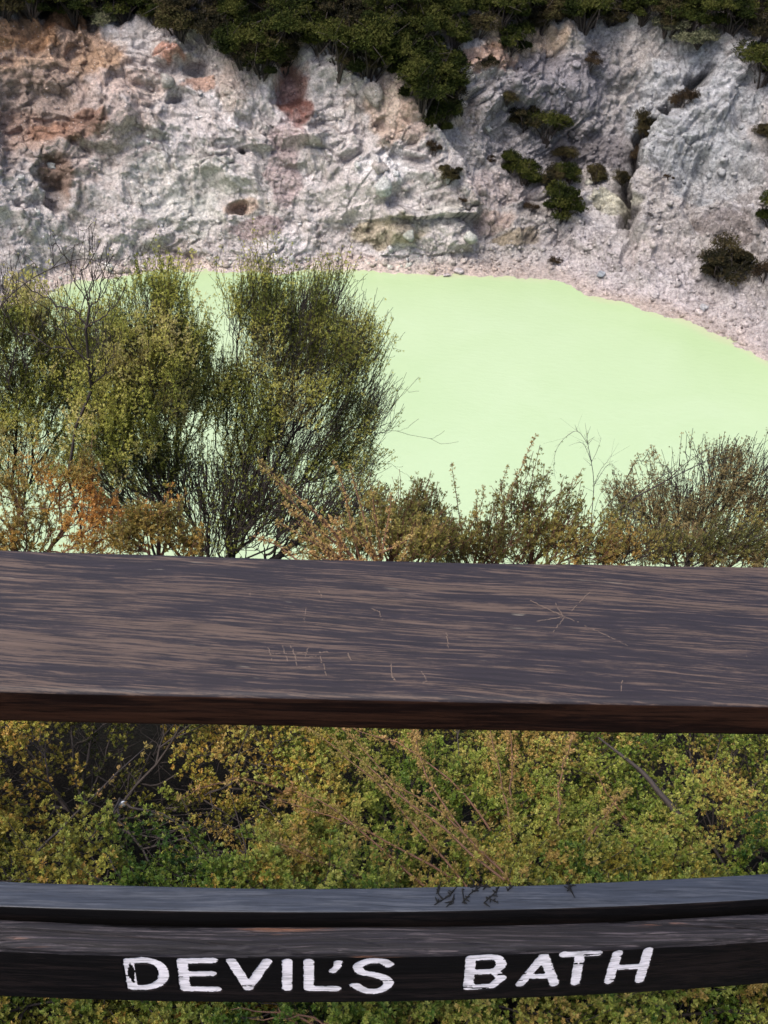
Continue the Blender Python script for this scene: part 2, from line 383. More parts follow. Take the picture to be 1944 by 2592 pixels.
# ---- colour of the ground
def ramp3(v, lo, hi): return sstep(lo, hi, v)[:, None]
c = np.empty((len(Q), 3)); c[:] = (.40, .37, .355)
nA = fbm(Pf*.55, 4, 101); nB = fbm(Pf*1.3, 4, 102); nC = fbm(Pf*3.2, 4, 103)
c = c+(np.array([.52, .49, .49])-c)*ramp3(nA+.5*nB, .1, .6)
c = c+(np.array([.29, .255, .235])-c)*ramp3(-nA+.6*nC, .25, .7)*.7
c = c+(np.array([.38, .35, .30])-c)*ramp3(nB-.3*nA, .2, .7)*.5
def stain_or_shade(mask, colr, k=1.0, lo=.1, hi=.5, nz=None):
    global c
    nz = nB if nz is None else nz
    mk = sstep(lo, hi, mask+.45*nz+.25*nC-.15)*k*sstep(.0, .25, mask)
    c = c+(np.array(colr)-c)*mk[:, None]
stain_or_shade(blob(150, 270, 330, 260), (.27, .22, .19), .65); stain_or_shade(blob(560, 160, 330, 90), (.31, .265, .235), .6)
stain_or_shade(blob(120, 130, 260, 120), (.30, .20, .13), .75)
stain_or_shade(blob(60, 90, 120, 50), (.27, .155, .08), .8); stain_or_shade(blob(160, 62, 90, 24), (.31, .15, .07), .8, nz=nC)
stain_or_shade(blob(260, 160, 90, 40), (.27, .185, .12), .6)
stain_or_shade(blob(90, 260, 190, 110), (.24, .19, .16), .8)
stain_or_shade(blob(60, 330, 150, 60), (.30, .20, .15), .5); stain_or_shade(blob(180, 330, 120, 50), (.20, .11, .07), .7)
stain_or_shade(blob(140, 460, 60, 110), (.13, .085, .06), .8)  # dark brown gully with its diagonal shadow painted into the colour
stain_or_shade(blob(420, 150, 60, 30), (.34, .15, .09), .7, nz=nC); stain_or_shade(blob(500, 215, 60, 30), (.30, .16, .10), .6, nz=nC)
stain_or_shade(blob(690, 70, 500, 90), (.30, .25, .22), .5)
stain_or_shade(blob(330, 230, 160, 60), (.38, .30, .26), .6)
stain_or_shade(blob(740, 215, 62, 150), (.20, .080, .052), .72, lo=.22, hi=.75, nz=fbm(Pf*np.array([5.0, 5.0, 1.0]), 4, 107)); stain_or_shade(blob(745, 285, 50, 50), (.12, .05, .038), .8)
stain_or_shade(blob(600, 200, 80, 100), (.33, .27, .22), .5)
stain_or_shade(blob(470, 470, 220, 100), (.50, .49, .45), .6); stain_or_shade(blob(480, 540, 130, 70), (.44, .46, .41), .4)
stain_or_shade(blob(300, 440, 60, 60), (.33, .31, .29), .5); stain_or_shade(blob(80, 520, 130, 100), (.36, .335, .32), .6)
stain_or_shade(blob(605, 520, 60, 32), (.34, .26, .20), .8)
stain_or_shade(blob(720, 420, 60, 140), (.26, .20, .20), .6); stain_or_shade(blob(650, 580, 100, 35), (.22, .17, .17), .7)
stain_or_shade(blob(985, 280, 70, 150), (.38, .29, .23), .75); stain_or_shade(blob(1040, 330, 60, 80), (.34, .25, .20), .6)
stain_or_shade(blob(1330, 110, 170, 60), (.42, .31, .22), .8); stain_or_shade(blob(1230, 170, 90, 50), (.44, .27, .19), .7, nz=nC)
stain_or_shade(blob(1400, 170, 120, 40), (.24, .19, .18), .6)
stain_or_shade(blob(1180, 290, 60, 60), (.40, .32, .24), .7); stain_or_shade(blob(960, 430, 90, 70), (.52, .52, .52), .7)
stain_or_shade(blob(1280, 470, 160, 70), (.42, .35, .34), .6); stain_or_shade(blob(1250, 560, 70, 40), (.44, .33, .28), .6)
stain_or_shade(blob(1000, 590, 130, 50), (.26, .23, .16), .85); stain_or_shade(blob(1300, 610, 80, 30), (.22, .18, .12), .85)
stain_or_shade(blob(1100, 570, 90, 50), (.44, .43, .38), .5)
stain_or_shade(blob(1560, 510, 90, 30), (.50, .48, .36), .7)
stain_or_shade(blob(1400, 330, 300, 190), (.25, .235, .245), .75); stain_or_shade(blob(1500, 380, 130, 70), (.15, .135, .14), .75); stain_or_shade(blob(1430, 210, 190, 120), (.26, .245, .265), .8); stain_or_shade(blob(1900, 210, 120, 90), (.27, .27, .29), .6)
stain_or_shade(blob(1750, 300, 220, 250), (.42, .43, .45), .75); stain_or_shade(blob(1800, 430, 160, 120), (.36, .37, .38), .6)
stain_or_shade(blob(1850, 600, 120, 70), (.20, .17, .16), .7); stain_or_shade(blob(1650, 650, 120, 50), (.50, .44, .42), .6)
c = c+(np.array([.09, .08, .075])-c)*(crack_shade*.8)[:, None]  # shade inside the diagonal crack, painted into the rock colour
# wet, cream to pink rim of deposits just above the water
lip = np.exp(-((Q[:, 2]-.06)/.22)**2)*far
c = c+(np.array([.46, .36, .31])-c)*(np.clip(lip*(1.0+.5*nB), 0, 1)*.7)[:, None]
flat_ = sstep(1.0, 1.4, ttf)*(1-sstep(2.0, 2.9, ttf))*far*sstep(1250, 1450, cx)
c = c+(np.array([.52, .47, .48])-c)*(flat_*.7*np.clip(.7+.8*nB, 0, 1))[:, None]
# darken the gaps between blocks, unevenly by noise
crack = (1-sstep(.02, .12, g2-g1))*far*sstep(1.3, 2, ttf)*np.clip(.5+nB*1.5, 0, 1)
c = c*(1-.45*crack[:, None])
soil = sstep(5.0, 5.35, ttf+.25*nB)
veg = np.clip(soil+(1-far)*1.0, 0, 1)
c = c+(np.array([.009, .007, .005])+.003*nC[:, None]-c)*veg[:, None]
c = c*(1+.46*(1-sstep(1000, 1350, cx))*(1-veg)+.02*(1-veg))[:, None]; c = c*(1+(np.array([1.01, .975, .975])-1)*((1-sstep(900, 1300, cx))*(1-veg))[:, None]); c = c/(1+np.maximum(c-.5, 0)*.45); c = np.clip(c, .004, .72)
ii = np.arange(NTH*NTT).reshape(NTH, NTT)
fq = np.stack([ii[:-1, :-1], ii[1:, :-1], ii[1:, 1:], ii[:-1, 1:]], -1).reshape(-1, 4)
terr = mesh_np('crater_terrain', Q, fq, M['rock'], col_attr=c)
tag(terr, kind='structure')
GX = Q.reshape(NTH, NTT, 3)

# lake
an = np.linspace(-180, 180, 721)[:-1]; fr_ = np.concatenate([[.002, .3, .55, .75, .85], np.linspace(.90, 1.16, 60)])
srr = np.interp(an, _th, _sr); AA, FF_ = np.meshgrid(an, fr_, indexing='ij')
RR = srr[:, None]*FF_
LV = np.stack([C0[0]+RR*np.cos(np.radians(AA)), C0[1]+RR*np.sin(np.radians(AA)), RR*0], -1).reshape(-1, 3)
li = np.arange(LV.shape[0]).reshape(AA.shape); lj = np.roll(li, -1, 0)
LF = np.stack([li[:, :-1], lj[:, :-1], lj[:, 1:], li[:, 1:]], -1).reshape(-1, 4)[:, ::-1]
shd = (srr[:, None]-RR).ravel()+.35*fbm(LV*.9, 3, 401)
wc = np.empty((len(LV), 3)); wc[:] = (.378, .474, .300)
wc = wc+(np.array([.335, .442, .240])-wc)*(1-sstep(.2, 3.5, shd))[:, None]*.7
wc = wc+(np.array([.40, .42, .27])-wc)*(1-sstep(-.1, .55, shd))[:, None]*.85
lake = mesh_np('lake_water', LV, LF, M['water'], col_attr=wc); tag(lake, kind='structure')

def surf_at(x, y):
    """point of the displaced crater wall seen towards photo pixel"""
    px, py = proj(Q); ok = (thf > 30) & (thf < 156) & (ttf > 1)
    dd = (px-x)**2+(py-y)**2+np.where(ok, 0, 1e9)
    i = np.argmin(dd); return Q[i], Nf[i]

# ------------------------------------------------------------------ boulders lying on the wall and shore
def rock_mesh(seed, sx, sy, sz):
    rng = np.random.RandomState(seed)
    n = 22; u = np.linspace(0, 2*math.pi, n, endpoint=False); v = np.linspace(-1.5, 1.5, 14)
    Uu, Vv = np.meshgrid(u, v, indexing='ij')
    D = np.stack([np.cos(Uu)*np.cos(Vv), np.sin(Uu)*np.cos(Vv), np.sin(Vv)], -1).reshape(-1, 3)
    r = np.ones(len(D))
    for _ in range(11):
        nn = rng.randn(3); nn /= np.linalg.norm(nn); r = np.minimum(r, (.50+.4*rng.rand())/np.maximum(D@nn, .05))
    r *= 1+.22*fbm(D*2.5+seed, 4, seed)
    V = D*r[:, None]*np.array([sx, sy, sz])
    idx = np.arange(n*14).reshape(n, 14)
    Fq = np.stack([idx, np.roll(idx, -1, 0), np.roll(np.roll(idx, -1, 0), -1, 1), np.roll(idx, -1, 1)], -1)[:, :-1].reshape(-1, 4)
    return V, Fq
BOULD = [
 (962, 427, .40, .26, (.52, .47, .44), 'smooth pale boulder perched halfway up the middle of the crater wall'),
 (975, 478, .50, .42, (.55, .56, .54), 'big whitish angular block below the pale boulder on the crater wall'),
 (130, 420, .26, .17, (.55, .55, .52), 'small white block at the edge of the dark gully, left side of wall'),
 (48, 452, .20, .15, (.50, .50, .49), 'grey white stone left of the dark gully on the wall'),
 (425, 205, .42, .30, (.38, .36, .33), 'grey block under the orange stained rock, upper left of wall'),
 (945, 245, .38, .50, (.40, .36, .33), 'tall tan block beside the hanging bushes near the top of the wall'),
 (1522, 697, .24, .18, (.42, .45, .50), 'bluish grey stone on the pale shore where the lake edge turns'),
 (1158, 688, .26, .13, (.55, .50, .50), 'low pale stone standing at the water line, middle of far shore'),
 (1128, 697, .22, .08, (.52, .46, .46), 'flat pinkish stone just touching the water, middle of far shore'),
 (1132, 452, .16, .26, (.46, .46, .47), 'upright grey stone below a small bush on the slope'),
 (1780, 780, .20, .14, (.50, .50, .52), 'pale stone at the water edge of the right shore'),
 (1655, 745, .24, .13, (.55, .50, .50), 'broad whitish stone on the right shore slope'),
 (1492, 462, .18, .14, (.50, .49, .42), 'yellowish stone beside the line of bushes on the slope'),
 (1035, 600, .34, .24, (.44, .45, .40), 'greenish knob of rock just above the far water line'),
 (1185, 605, .40, .28, (.50, .50, .46), 'rounded pale outcrop block above the far water line'),
 (1235, 325, .16, .14, (.42, .43, .42), 'small grey stone between the hanging bushes and the slope bushes')]
for k, (x, y, rx, rz, cc, lab) in enumerate(BOULD):
    p, n = surf_at(x, y); V, Fq = rock_mesh(40+k, rx*.85, rx*.7, rz*.85)
    o = mesh_np('boulder', V, Fq, M['rock'], col_attr=np.tile(cc, (len(V), 1)), smooth=False)
    o.location = Vector(p)+Vector(n)*rz*.25; o.rotation_euler = (.2*math.sin(k), .3*math.cos(k*2), k*1.3)
    tag(o, lab, 'boulder', 'boulders on the crater wall and shore')
# rubble: uncountable small stones, one object
rng = np.random.RandomState(5)
ok = np.where((thf > 32) & (thf < 152) & (ttf > 1.05) & (ttf < 5.0))[0]
wgt = np.exp(-((ttf[ok]-1.5)/.8)**2)+.25+.6*(cx[ok] > 1150)
sel = rng.choice(ok, 3000, p=wgt/wgt.sum())
V0, F0 = rock_mesh(3, 1, 1, .75); 
V0 = V0.reshape(22, 14, 3)[::4, ::3]; nn_, mm_ = V0.shape[:2]; V0 = V0.reshape(-1, 3)
idx = np.arange(nn_*mm_).reshape(nn_, mm_)
F0 = np.stack([idx, np.roll(idx, -1, 0), np.roll(np.roll(idx, -1, 0), -1, 1), np.roll(idx, -1, 1)], -1)[:, :-1].reshape(-1, 4)
sz = .03+.05*rng.rand(len(sel))**2+.09*(rng.rand(len(sel)) > .95)
ang = rng.rand(len(sel))*6.28; ca_, sa_ = np.cos(ang), np.sin(ang)
VV = V0[None]*sz[:, None, None]*(1+.4*rng.rand(len(sel), 1, 3))
VV = np.stack([VV[..., 0]*ca_[:, None]-VV[..., 1]*sa_[:, None], VV[..., 0]*sa_[:, None]+VV[..., 1]*ca_[:, None], VV[..., 2]], -1)
VV += (Q[sel]+Nf[sel]*(sz*.3)[:, None])[:, None, :]
FF = (F0[None]+(np.arange(len(sel))*len(V0))[:, None, None]).reshape(-1, 4)
CC = np.repeat(c[sel]*(.8+.6*rng.rand(len(sel), 1)), len(V0), 0)
rub = mesh_np('rubble', VV.reshape(-1, 3), FF, M['rock'], col_attr=np.clip(CC, .05, .7), smooth=False)
tag(rub, 'small loose stones strewn over the pale crater slope', 'rubble', kind='stuff')

# ------------------------------------------------------------------ plants
def tubes(A, B, ra, rb, k=4):
    """prisms along segments"""
    A = np.asarray(A); B = np.asarray(B); n = len(A)
    d = B-A; L = np.linalg.norm(d, axis=1, keepdims=True)+1e-9; d = d/L
    ref = np.tile([.3, .9, .1], (n, 1)); ref[np.abs(d@np.array([.3, .9, .1])) > .85] = (1, 0, 0)
    u = np.cross(d, ref); u /= np.linalg.norm(u, axis=1, keepdims=True)+1e-9; v = np.cross(d, u)
    an_ = np.arange(k)*2*math.pi/k
    ring = u[:, None]*np.cos(an_)[None, :, None]+v[:, None]*np.sin(an_)[None, :, None]
    V = np.concatenate([A[:, None]+ring*np.asarray(ra)[:, None, None], (B+d*L*.04)[:, None]+ring*np.asarray(rb)[:, None, None]], 1)
    b = (np.arange(n)*2*k)[:, None, None]
    q = np.array([[i, (i+1) % k, k+(i+1) % k, k+i] for i in range(k)])[None]
    return V.reshape(-1, 3), (b+q).reshape(-1, 4)

class Plant:
    def __init__(s, root, seed, tan=(0, 0, 1)):
        s.rng = np.random.RandomState(seed)
        s.P = [np.array(root, float)]; s.T = [np.array(tan, float)]; s.par = [-1]; s.len = [0.0]; s.twigs = []
    def grow(s, targets, upb=.5, alpha=.35, step=4, wob=.05, record=True, endup=.3, base=None, shoot=None):
        rng = s.rng; root = s.P[0]
        for t in targets:
            PP = np.array(s.P); LL = np.array(s.len); TTn = np.array(s.T)
            dv_ = t-PP; dist = np.linalg.norm(dv_, axis=1)+1e-6
            cosa = (dv_*TTn).sum(1)/dist
            cost = dist*(1+.9*(1-cosa))+alpha*LL
            i = int(np.argmin(cost)); p0 = PP[i]; t0 = TTn[i]; D = dist[i]
            out = t-root; out /= np.linalg.norm(out)+1e-9
            t1 = out*(1-endup)+np.array([0, 0, 1])*endup+(t-p0)/D*.6
            t1 /= np.linalg.norm(t1)
            prev = i; ids = []
            dirn = (t-p0)/D; ta = t0*.6+dirn*.5
            for k in range(1, step+1):
                f = k/step
                h00 = 2*f**3-3*f**2+1; h10 = f**3-2*f**2+f; h01 = -2*f**3+3*f**2; h11 = f**3-f**2
                p = h00*p0+h10*ta*D*upb*2+h01*t+h11*t1*D*upb*2
                if k < step: p = p+rng.randn(3)*D*wob*.5
                tg = p-s.P[prev]; tg = tg/(np.linalg.norm(tg)+1e-9)
                s.P.append(p); s.T.append(tg); s.par.append(prev); s.len.append(s.len[prev]+np.linalg.norm(p-s.P[prev]))
                prev = len(s.P)-1; ids.append(prev)
            if shoot:
                L_ = shoot[0]+(shoot[1]-shoot[0])*rng.rand(); dd_ = s.T[prev]*.55+out*.35+np.array([0, 0, endup*1.6])+rng.randn(3)*.28
                dd_ /= np.linalg.norm(dd_); st = [prev]
                for k in range(2):
                    dd_ = dd_+np.array([0, 0, .12])+rng.randn(3)*.06; dd_ /= np.linalg.norm(dd_)
                    p = s.P[prev]+dd_*L_/2; s.P.append(p); s.T.append(dd_*.7); s.par.append(prev); s.len.append(s.len[prev]+L_/2+.15); prev = len(s.P)-1; st.append(prev)
                if record: s.twigs.append(ids[-2:]+st[1:])
            elif record: s.twigs.append([i]+ids)
    def wood(s, name, mat, parent, rtip=.0011, ex=.42, rmax=.05, k=4):
        n = len(s.P); cnt = np.ones(n)*0
        par = s.par; haschild = np.zeros(n, bool)
        for i in range(n-1, 0, -1): haschild[par[i]] = True
        for i in range(n-1, 0, -1):
            if not haschild[i]: cnt[i] = 1
            cnt[par[i]] += cnt[i]
        r = np.minimum(rtip*np.maximum(cnt, 1)**ex, rmax)
        PP = np.array(s.P); i = np.arange(1, n); p = np.array(par[1:])
        V, Fq = tubes(PP[p], PP[i], np.minimum(r[p], r[i]*1.35), r[i]*.97, k)
        s.r = r
        return mesh_np(name, V, Fq, mat, parent)

LEAFT = {}
def sprigs(pos, axis, size, colr, rng, nl=7, aspect=.42, open_=.75):
    """small rosettes of pointed leaves; returns V, F, C"""
    n = len(pos); axis = axis/(np.linalg.norm(axis, axis=1, keepdims=True)+1e-9)
    ref = rng.randn(n, 3); u = np.cross(axis, ref); u /= np.linalg.norm(u, axis=1, keepdims=True)+1e-9; v = np.cross(axis, u)
    V = np.empty((n, nl, 4, 3)); C_ = np.empty((n, nl, 4, 3))
    for k in range(nl):
        a_ = k*2.4+rng.rand(n)*.7; lean = (open_*(1-.55*k/nl)+.15*rng.randn(n))
        rad = u*np.cos(a_)[:, None]+v*np.sin(a_)[:, None]
        side = -u*np.sin(a_)[:, None]+v*np.cos(a_)[:, None]
        dr = rad*np.sin(lean*1.5)[:, None]+axis*np.cos(lean*1.5)[:, None]
        L = (size*(.7+.5*rng.rand(n)))[:, None]
        b = pos+axis*(size*.55*k/nl)[:, None]
        V[:, k, 0] = b; V[:, k, 1] = b+dr*L*.55+side*L*aspect*.5; V[:, k, 2] = b+dr*L; V[:, k, 3] = b+dr*L*.55-side*L*aspect*.5
        C_[:, k] = (colr*(.8+.4*rng.rand(n, 1)))[:, None]
    F = np.arange(n*nl*4).reshape(-1, 4)
    return V.reshape(-1, 3), F, C_.reshape(-1, 3)

def palette(pos, cols, rng, scale=5.0, seed=0, jit=.5):
    """mix of leaf colours that changes from branch to branch"""
    f = fbm(pos*scale, 3, seed)*1.1+.5+jit*(rng.rand(len(pos))-.5)
    f = np.clip(f, 0, .999)*(len(cols)-1); i = f.astype(int); t = (f-i)[:, None]
    cols = np.array(cols); return cols[i]*(1-t)+cols[np.minimum(i+1, len(cols)-1)]*t

def leaves_on(pl, density, size, cols, name, parent, mat=None, start=.25, seed=0, nl=7, spread=.006, scale=5., keep=None, extra=1.0, aspect=.42):
    rng = pl.rng; PP = np.array(pl.P); pos = []; ax = []
    for tw in pl.twigs:
        pts = PP[tw]; sg = np.linalg.norm(np.diff(pts, axis=0), axis=1); Lc = np.concatenate([[0], np.cumsum(sg)]); L = Lc[-1]
        vis = min(L, .22)                     # leaves only on the outer part of a twig
        n = max(1, int(rng.poisson(density*vis)))
        s0 = L-vis*(1-start*rng.rand(n)*0)*(rng.rand(n)**1.15)
        for j in range(3): pass
        q = np.stack([np.interp(s0, Lc, pts[:, k]) for k in range(3)], 1)
        tg = pts[-1]-pts[-2]; tg = tg/(np.linalg.norm(tg)+1e-9)
        rd = rng.randn(n, 3)
        pos.append(q+rd*spread); ax.append(tg[None]*.8+rd*.45+np.array([0, 0, .35]))
    pos = np.concatenate(pos); ax = np.concatenate(ax)
    if keep is not None:
        kk = keep(pos); pos, ax = pos[kk], ax[kk]
    sz_ = size*(.7+.6*rng.rand(len(pos)))
    V, F, Cc = sprigs(pos, ax, sz_, palette(pos, cols, rng, scale, seed), rng, nl, aspect)
    return mesh_np(name, V, F, mat or M['leaf'], parent, smooth=False, col_attr=Cc)

def blob_targets(blobs, n, rng, dscale=.8, outer=.5):
    """blobs (px x, px y, Y, px radius): points through crowns of that size at their real distance"""
    w_ = np.array([b[3]**2 for b in blobs], float); w_ /= w_.sum(); out = []
    for k in rng.choice(len(blobs), n, p=w_):
        x, y, Y, r = blobs[k][:4]
        c_ = at(x, y, Y); rad = r/FPX*np.linalg.norm(c_-np.array([0, 0, CZ]))
        v = rng.randn(3); v /= np.linalg.norm(v); rr = rng.rand()**outer
        out.append(c_+v*rr*rad*np.array([1, dscale, 1]))
    return np.array(out)

def order(T, root, rng, nlimb):
    d = np.linalg.norm(T-root, axis=1); idx = list(rng.permutation(len(T)))
    limb = sorted(idx[:nlimb], key=lambda i: -d[i]); rest = sorted(idx[nlimb:], key=lambda i: d[i]+rng.rand()*.25)
    return T[limb], T[rest]

G1 = [(.12, .14, .025), (.28, .30, .055), (.46, .45, .10), (.57, .53, .15), (.60, .52, .22)]
G2 = [(.16, .13, .03), (.33, .24, .06), (.44, .26, .06), (.52, .26, .07)]
G3 = [(.05, .085, .012), (.11, .14, .022), (.18, .18, .04), (.24, .20, .06), (.27, .17, .06)]
G4 = [(.12, .105, .045), (.20, .165, .065), (.27, .20, .085), (.32, .25, .11)]

def shrub(name, label, base, blobs, n, seed, cols, dens=60, size=.012, nlimb=14, group=None, cat='shrub', lal=.45, ex=.42, bark='bark',
          tips=(), rtip=.0009, dscale=.8, outer=.5, scale=5., nl=7, endup=.3, upb=.5, rmax=.022, alpha=.65, bare=None, keep=None, aspect=.42, shoot=(.07, .20)):
    root = at(*base); rng = np.random.RandomState(seed)
    e_ = empty(name, root); T = blob_targets(blobs, n, rng, dscale, outer)
    limbs, rest = order(T, root, rng, nlimb)
    pl = Plant(root-root, seed); 
    pl.grow([x-root for x in limbs], upb=.35, alpha=lal, step=8, wob=.06, endup=.2, record=False)
    pl.grow([x-root for x in rest], upb=upb, alpha=alpha, endup=endup, shoot=shoot)
    for tp in tips:
        q = at(*tp)-root; pl.grow([q], upb=.4, alpha=.1, step=7, wob=.05)
        pl.grow([q*(1-f)+rng.randn(3)*.05*f*3-np.array([0, 0, f*.1]) for f in (.03, .06, .09, .13, .18, .24)], upb=.4, alpha=.1, shoot=(.05, .12))
    if bare is not None:
        nb = len(pl.twigs)
        bt = [at(*b)-root for b in bare]
        pl.grow(bt, upb=.4, alpha=.05, step=7, wob=.05, record=False)
    pl.wood('branches', M[bark], e_, rtip=rtip, rmax=rmax, ex=ex)
    leaves_on(pl, dens, size, cols, 'foliage', e_, seed=seed, scale=scale, nl=nl, keep=keep, aspect=aspect)
    tag(e_, label, cat, group)
    return e_, pl

SG = 'shrubs growing between the handrail and the lake'
Y1 = 4.6
shrub('tall_shrub', 'tall dark green shrub cut off by the left edge of the picture', (40, 1440, Y1),
      [(20, 820, 4.6, 100), (60, 980, 4.7, 140), (10, 780, 4.6, 60), (130, 900, 4.8, 110), (170, 1020, 4.7, 110), (0, 1080, 4.5, 120), (-120, 900, 4.7, 170), (100, 850, 4.7, 60), (60, 1200, 4.6, 110), (190, 1180, 4.6, 80)],
      2100, 11, G1, dens=100, size=.0088, nlimb=40, lal=.85, ex=.36, rmax=.013, shoot=(.10, .24), group=SG, keep=lambda p: fbm(p*4.5+1, 2, 301) > -.22, tips=[(30, 640, 4.6), (60, 650, 4.6), (10, 660, 4.6), (120, 760, 4.7)])
shrub('tall_shrub', 'tall light olive green shrub, second from left behind the handrail', (400, 1430, Y1),
      [(400, 800, 4.6, 90), (380, 890, 4.5, 130), (330, 1000, 4.4, 150), (300, 1110, 4.3, 100), (460, 1010, 4.6, 110), (240, 900, 4.7, 100), (430, 760, 4.6, 30), (480, 900, 4.7, 60), (280, 1200, 4.4, 90), (420, 1180, 4.5, 90)],
      2800, 12, G1, dens=88, size=.0088, nlimb=44, lal=.85, ex=.36, rmax=.014, shoot=(.10, .24), group=SG, keep=lambda p: fbm(p*4.5+2, 2, 302) > -.3, tips=[(372, 600, 4.6), (480, 650, 4.6), (350, 640, 4.6), (505, 660, 4.6), (400, 640, 4.6), (440, 690, 4.6), (300, 700, 4.6)])
shrub('tall_shrub', 'tallest feathery shrub with a dense dark twiggy heart, in front of the lake', (590, 1440, 4.8),
      [(730, 850, 4.8, 120), (665, 765, 4.8, 60), (645, 840, 4.8, 70), (800, 810, 4.9, 70), (850, 750, 4.9, 35), (790, 940, 4.8, 150), (700, 1090, 4.7, 170), (880, 900, 4.9, 95), (920, 1060, 4.8, 85), (570, 1000, 4.7, 90), (600, 790, 4.8, 35), (650, 1220, 4.8, 110), (850, 1180, 4.8, 100)],
      4200, 13, G1[:4]+[(.19, .17, .07)], dens=66, size=.0080, nlimb=60, lal=.85, ex=.36, rmax=.012, shoot=(.10, .24), group=SG, keep=lambda p: (fbm(p*4.5+3, 2, 303) > -.2+.3*np.exp(-((p[:, 0]-.25)/.28)**2-((p[:, 2]-1.0)/.5)**2)),
      tips=[(640, 560, 4.8), (655, 610, 4.8), (700, 570, 4.8), (620, 620, 4.8), (830, 645, 4.9), (850, 665, 4.9), (925, 705, 4.9), (900, 740, 4.9), (990, 800, 4.9), (1010, 860, 4.9), (1000, 980, 4.9), (545, 640, 4.8), (760, 660, 4.8), (550, 700, 4.8), (960, 760, 4.9)],
      bare=[(1160, 1118, 4.9), (1125, 1090, 4.9), (1060, 1060, 4.9), (1025, 840, 4.9), (1000, 900, 4.9), (1030, 1200, 4.8), (1055, 1240, 4.7), (1020, 1180, 4.8), (1060, 990, 4.9), (990, 790, 4.9)])
shrub('spreading_shrub', 'dark spreading shrub whose twisted limbs show water between them, behind the handrail middle', (560, 1500, 4.3),
      [(480, 1250, 4.4, 110), (640, 1290, 4.3, 120), (760, 1330, 4.3, 110), (880, 1300, 4.3, 80), (380, 1250, 4.4, 90), (280, 1270, 4.4, 80), (560, 1360, 4.3, 90)],
      1700, 14, G1[:2], dens=14, size=.009, nlimb=50, lal=.7, ex=.38, group=SG, rtip=.0016, rmax=.04)
# leafless sapling
e_, pl = shrub('bare_sapling', 'thin leafless black sapling rising above the left shrubs', (215, 1430, 4.2),
      [(250, 760, 4.2, 45), (215, 700, 4.2, 40), (170, 800, 4.2, 50), (260, 900, 4.2, 60)], 64, 15, G1, dens=1, size=.006, nlimb=14, group=SG,
      tips=[(232, 560, 4.2), (130, 590, 4.2), (200, 580, 4.2), (275, 640, 4.2), (160, 640, 4.2), (100, 700, 4.2), (295, 690, 4.2), (30, 690, 4.2), (60, 640, 4.2), (5, 750, 4.2), (240, 600, 4.2)], rtip=.0013, rmax=.0075)
shrub('heath_bush', 'rust orange heath bush pressing on the left end of the handrail', (130, 1560, 3.0),
      [(60, 1350, 3.0, 90), (200, 1230, 3.0, 60), (250, 1310, 3.0, 70), (170, 1300, 3.0, 70), (120, 1220, 3.0, 40), (30, 1230, 3.0, 50), (330, 1350, 3.0, 60), (230, 1380, 2.9, 80), (10, 1390, 2.9, 80)],
      420, 16, G2, dens=120, shoot=(.03, .09), size=.0095, group=SG, bark='redbark', nl=7, tips=[(235, 1150, 3.0), (100, 1180, 3.0), (440, 1270, 3.0), (215, 1170, 3.0)])
shrub('heath_bush', 'small orange heath bush behind the handrail, right of the rust orange one', (430, 1560, 2.8),
      [(420, 1350, 2.8, 50), (330, 1370, 2.8, 50), (370, 1330, 2.8, 35), (480, 1395, 2.8, 40)], 200, 17, G2, dens=120, shoot=(.03, .09), size=.0095, group=SG, bark='redbark',
      tips=[(445, 1290, 2.8)])

def wand(name, label, base, tips, seed, cols, dens, size, group, bark='redbark', rtip=.002, sag=.10, cat='shrub', wob=.03):
    """long straight shoots set with tiny leaves along their whole length"""
    root = at(*base); e_ = empty(name, root); rng = np.random.RandomState(seed)
    pl = Plant(root*0, seed); pl.rng = rng
    pos = []; ax = []
    for t in tips:
        i0 = len(pl.P); p1 = at(*t[:3])-root; b0 = (at(*t[3])-root) if len(t) > 3 else np.zeros(3)
        pl.P.append(b0.copy()); pl.par.append(0 if np.allclose(b0, 0) else len(pl.P)-1); pl.T.append(np.array([0, 0, 1.])); pl.len.append(0)
        if pl.par[-1] == len(pl.P)-1: pl.par[-1] = len(pl.P)-1-0
        prev = len(pl.P)-1; n = 10; bend = rng.randn(3)*.02; L = np.linalg.norm(p1-b0)
        for k in range(1, n+1):
            f = k/n; q = b0*(1-f)+p1*f+np.array([0, 0, sag*L])*math.sin(f*math.pi)+bend*math.sin(f*5)+rng.randn(3)*wob*.03
            pl.P.append(q); pl.T.append((p1-b0)/L); pl.par.append(prev); pl.len.append(0); prev = len(pl.P)-1
            m_ = rng.poisson(dens*L/n)
            for j in range(m_):
                g = rng.rand(); w_ = pl.P[-2]*(1-g)+q*g; rd = rng.randn(3)
                pos.append(w_+rd*.003); ax.append((p1-b0)/L+rd*.7)
    PP = np.array(pl.P); par = np.array(pl.par); i = np.arange(len(PP)); ok_ = (par != i) & (par >= 0)
    ii_ = i[ok_]; pp_ = par[ok_]
    ok2 = np.linalg.norm(PP[ii_]-PP[pp_], axis=1) > 1e-4; ii_, pp_ = ii_[ok2], pp_[ok2]
    k_in = ((ii_-1) % 11)/10.0
    r = rtip*(2.4-1.9*k_in)
    V, Fq = tubes(PP[pp_], PP[ii_], r+rtip*.15, r, 5)
    mesh_np('branches', V, Fq, M[bark], e_)
    pos = np.array(pos); ax = np.array(ax)
    V, F, Cc = sprigs(pos, ax, size*(.6+.6*rng.rand(len(pos))), palette(pos, cols, rng, 5, seed), rng, 6)
    mesh_np('foliage', V, F, M['leaf'], e_, smooth=False, col_attr=Cc)
    tag(e_, label, cat, group); return e_

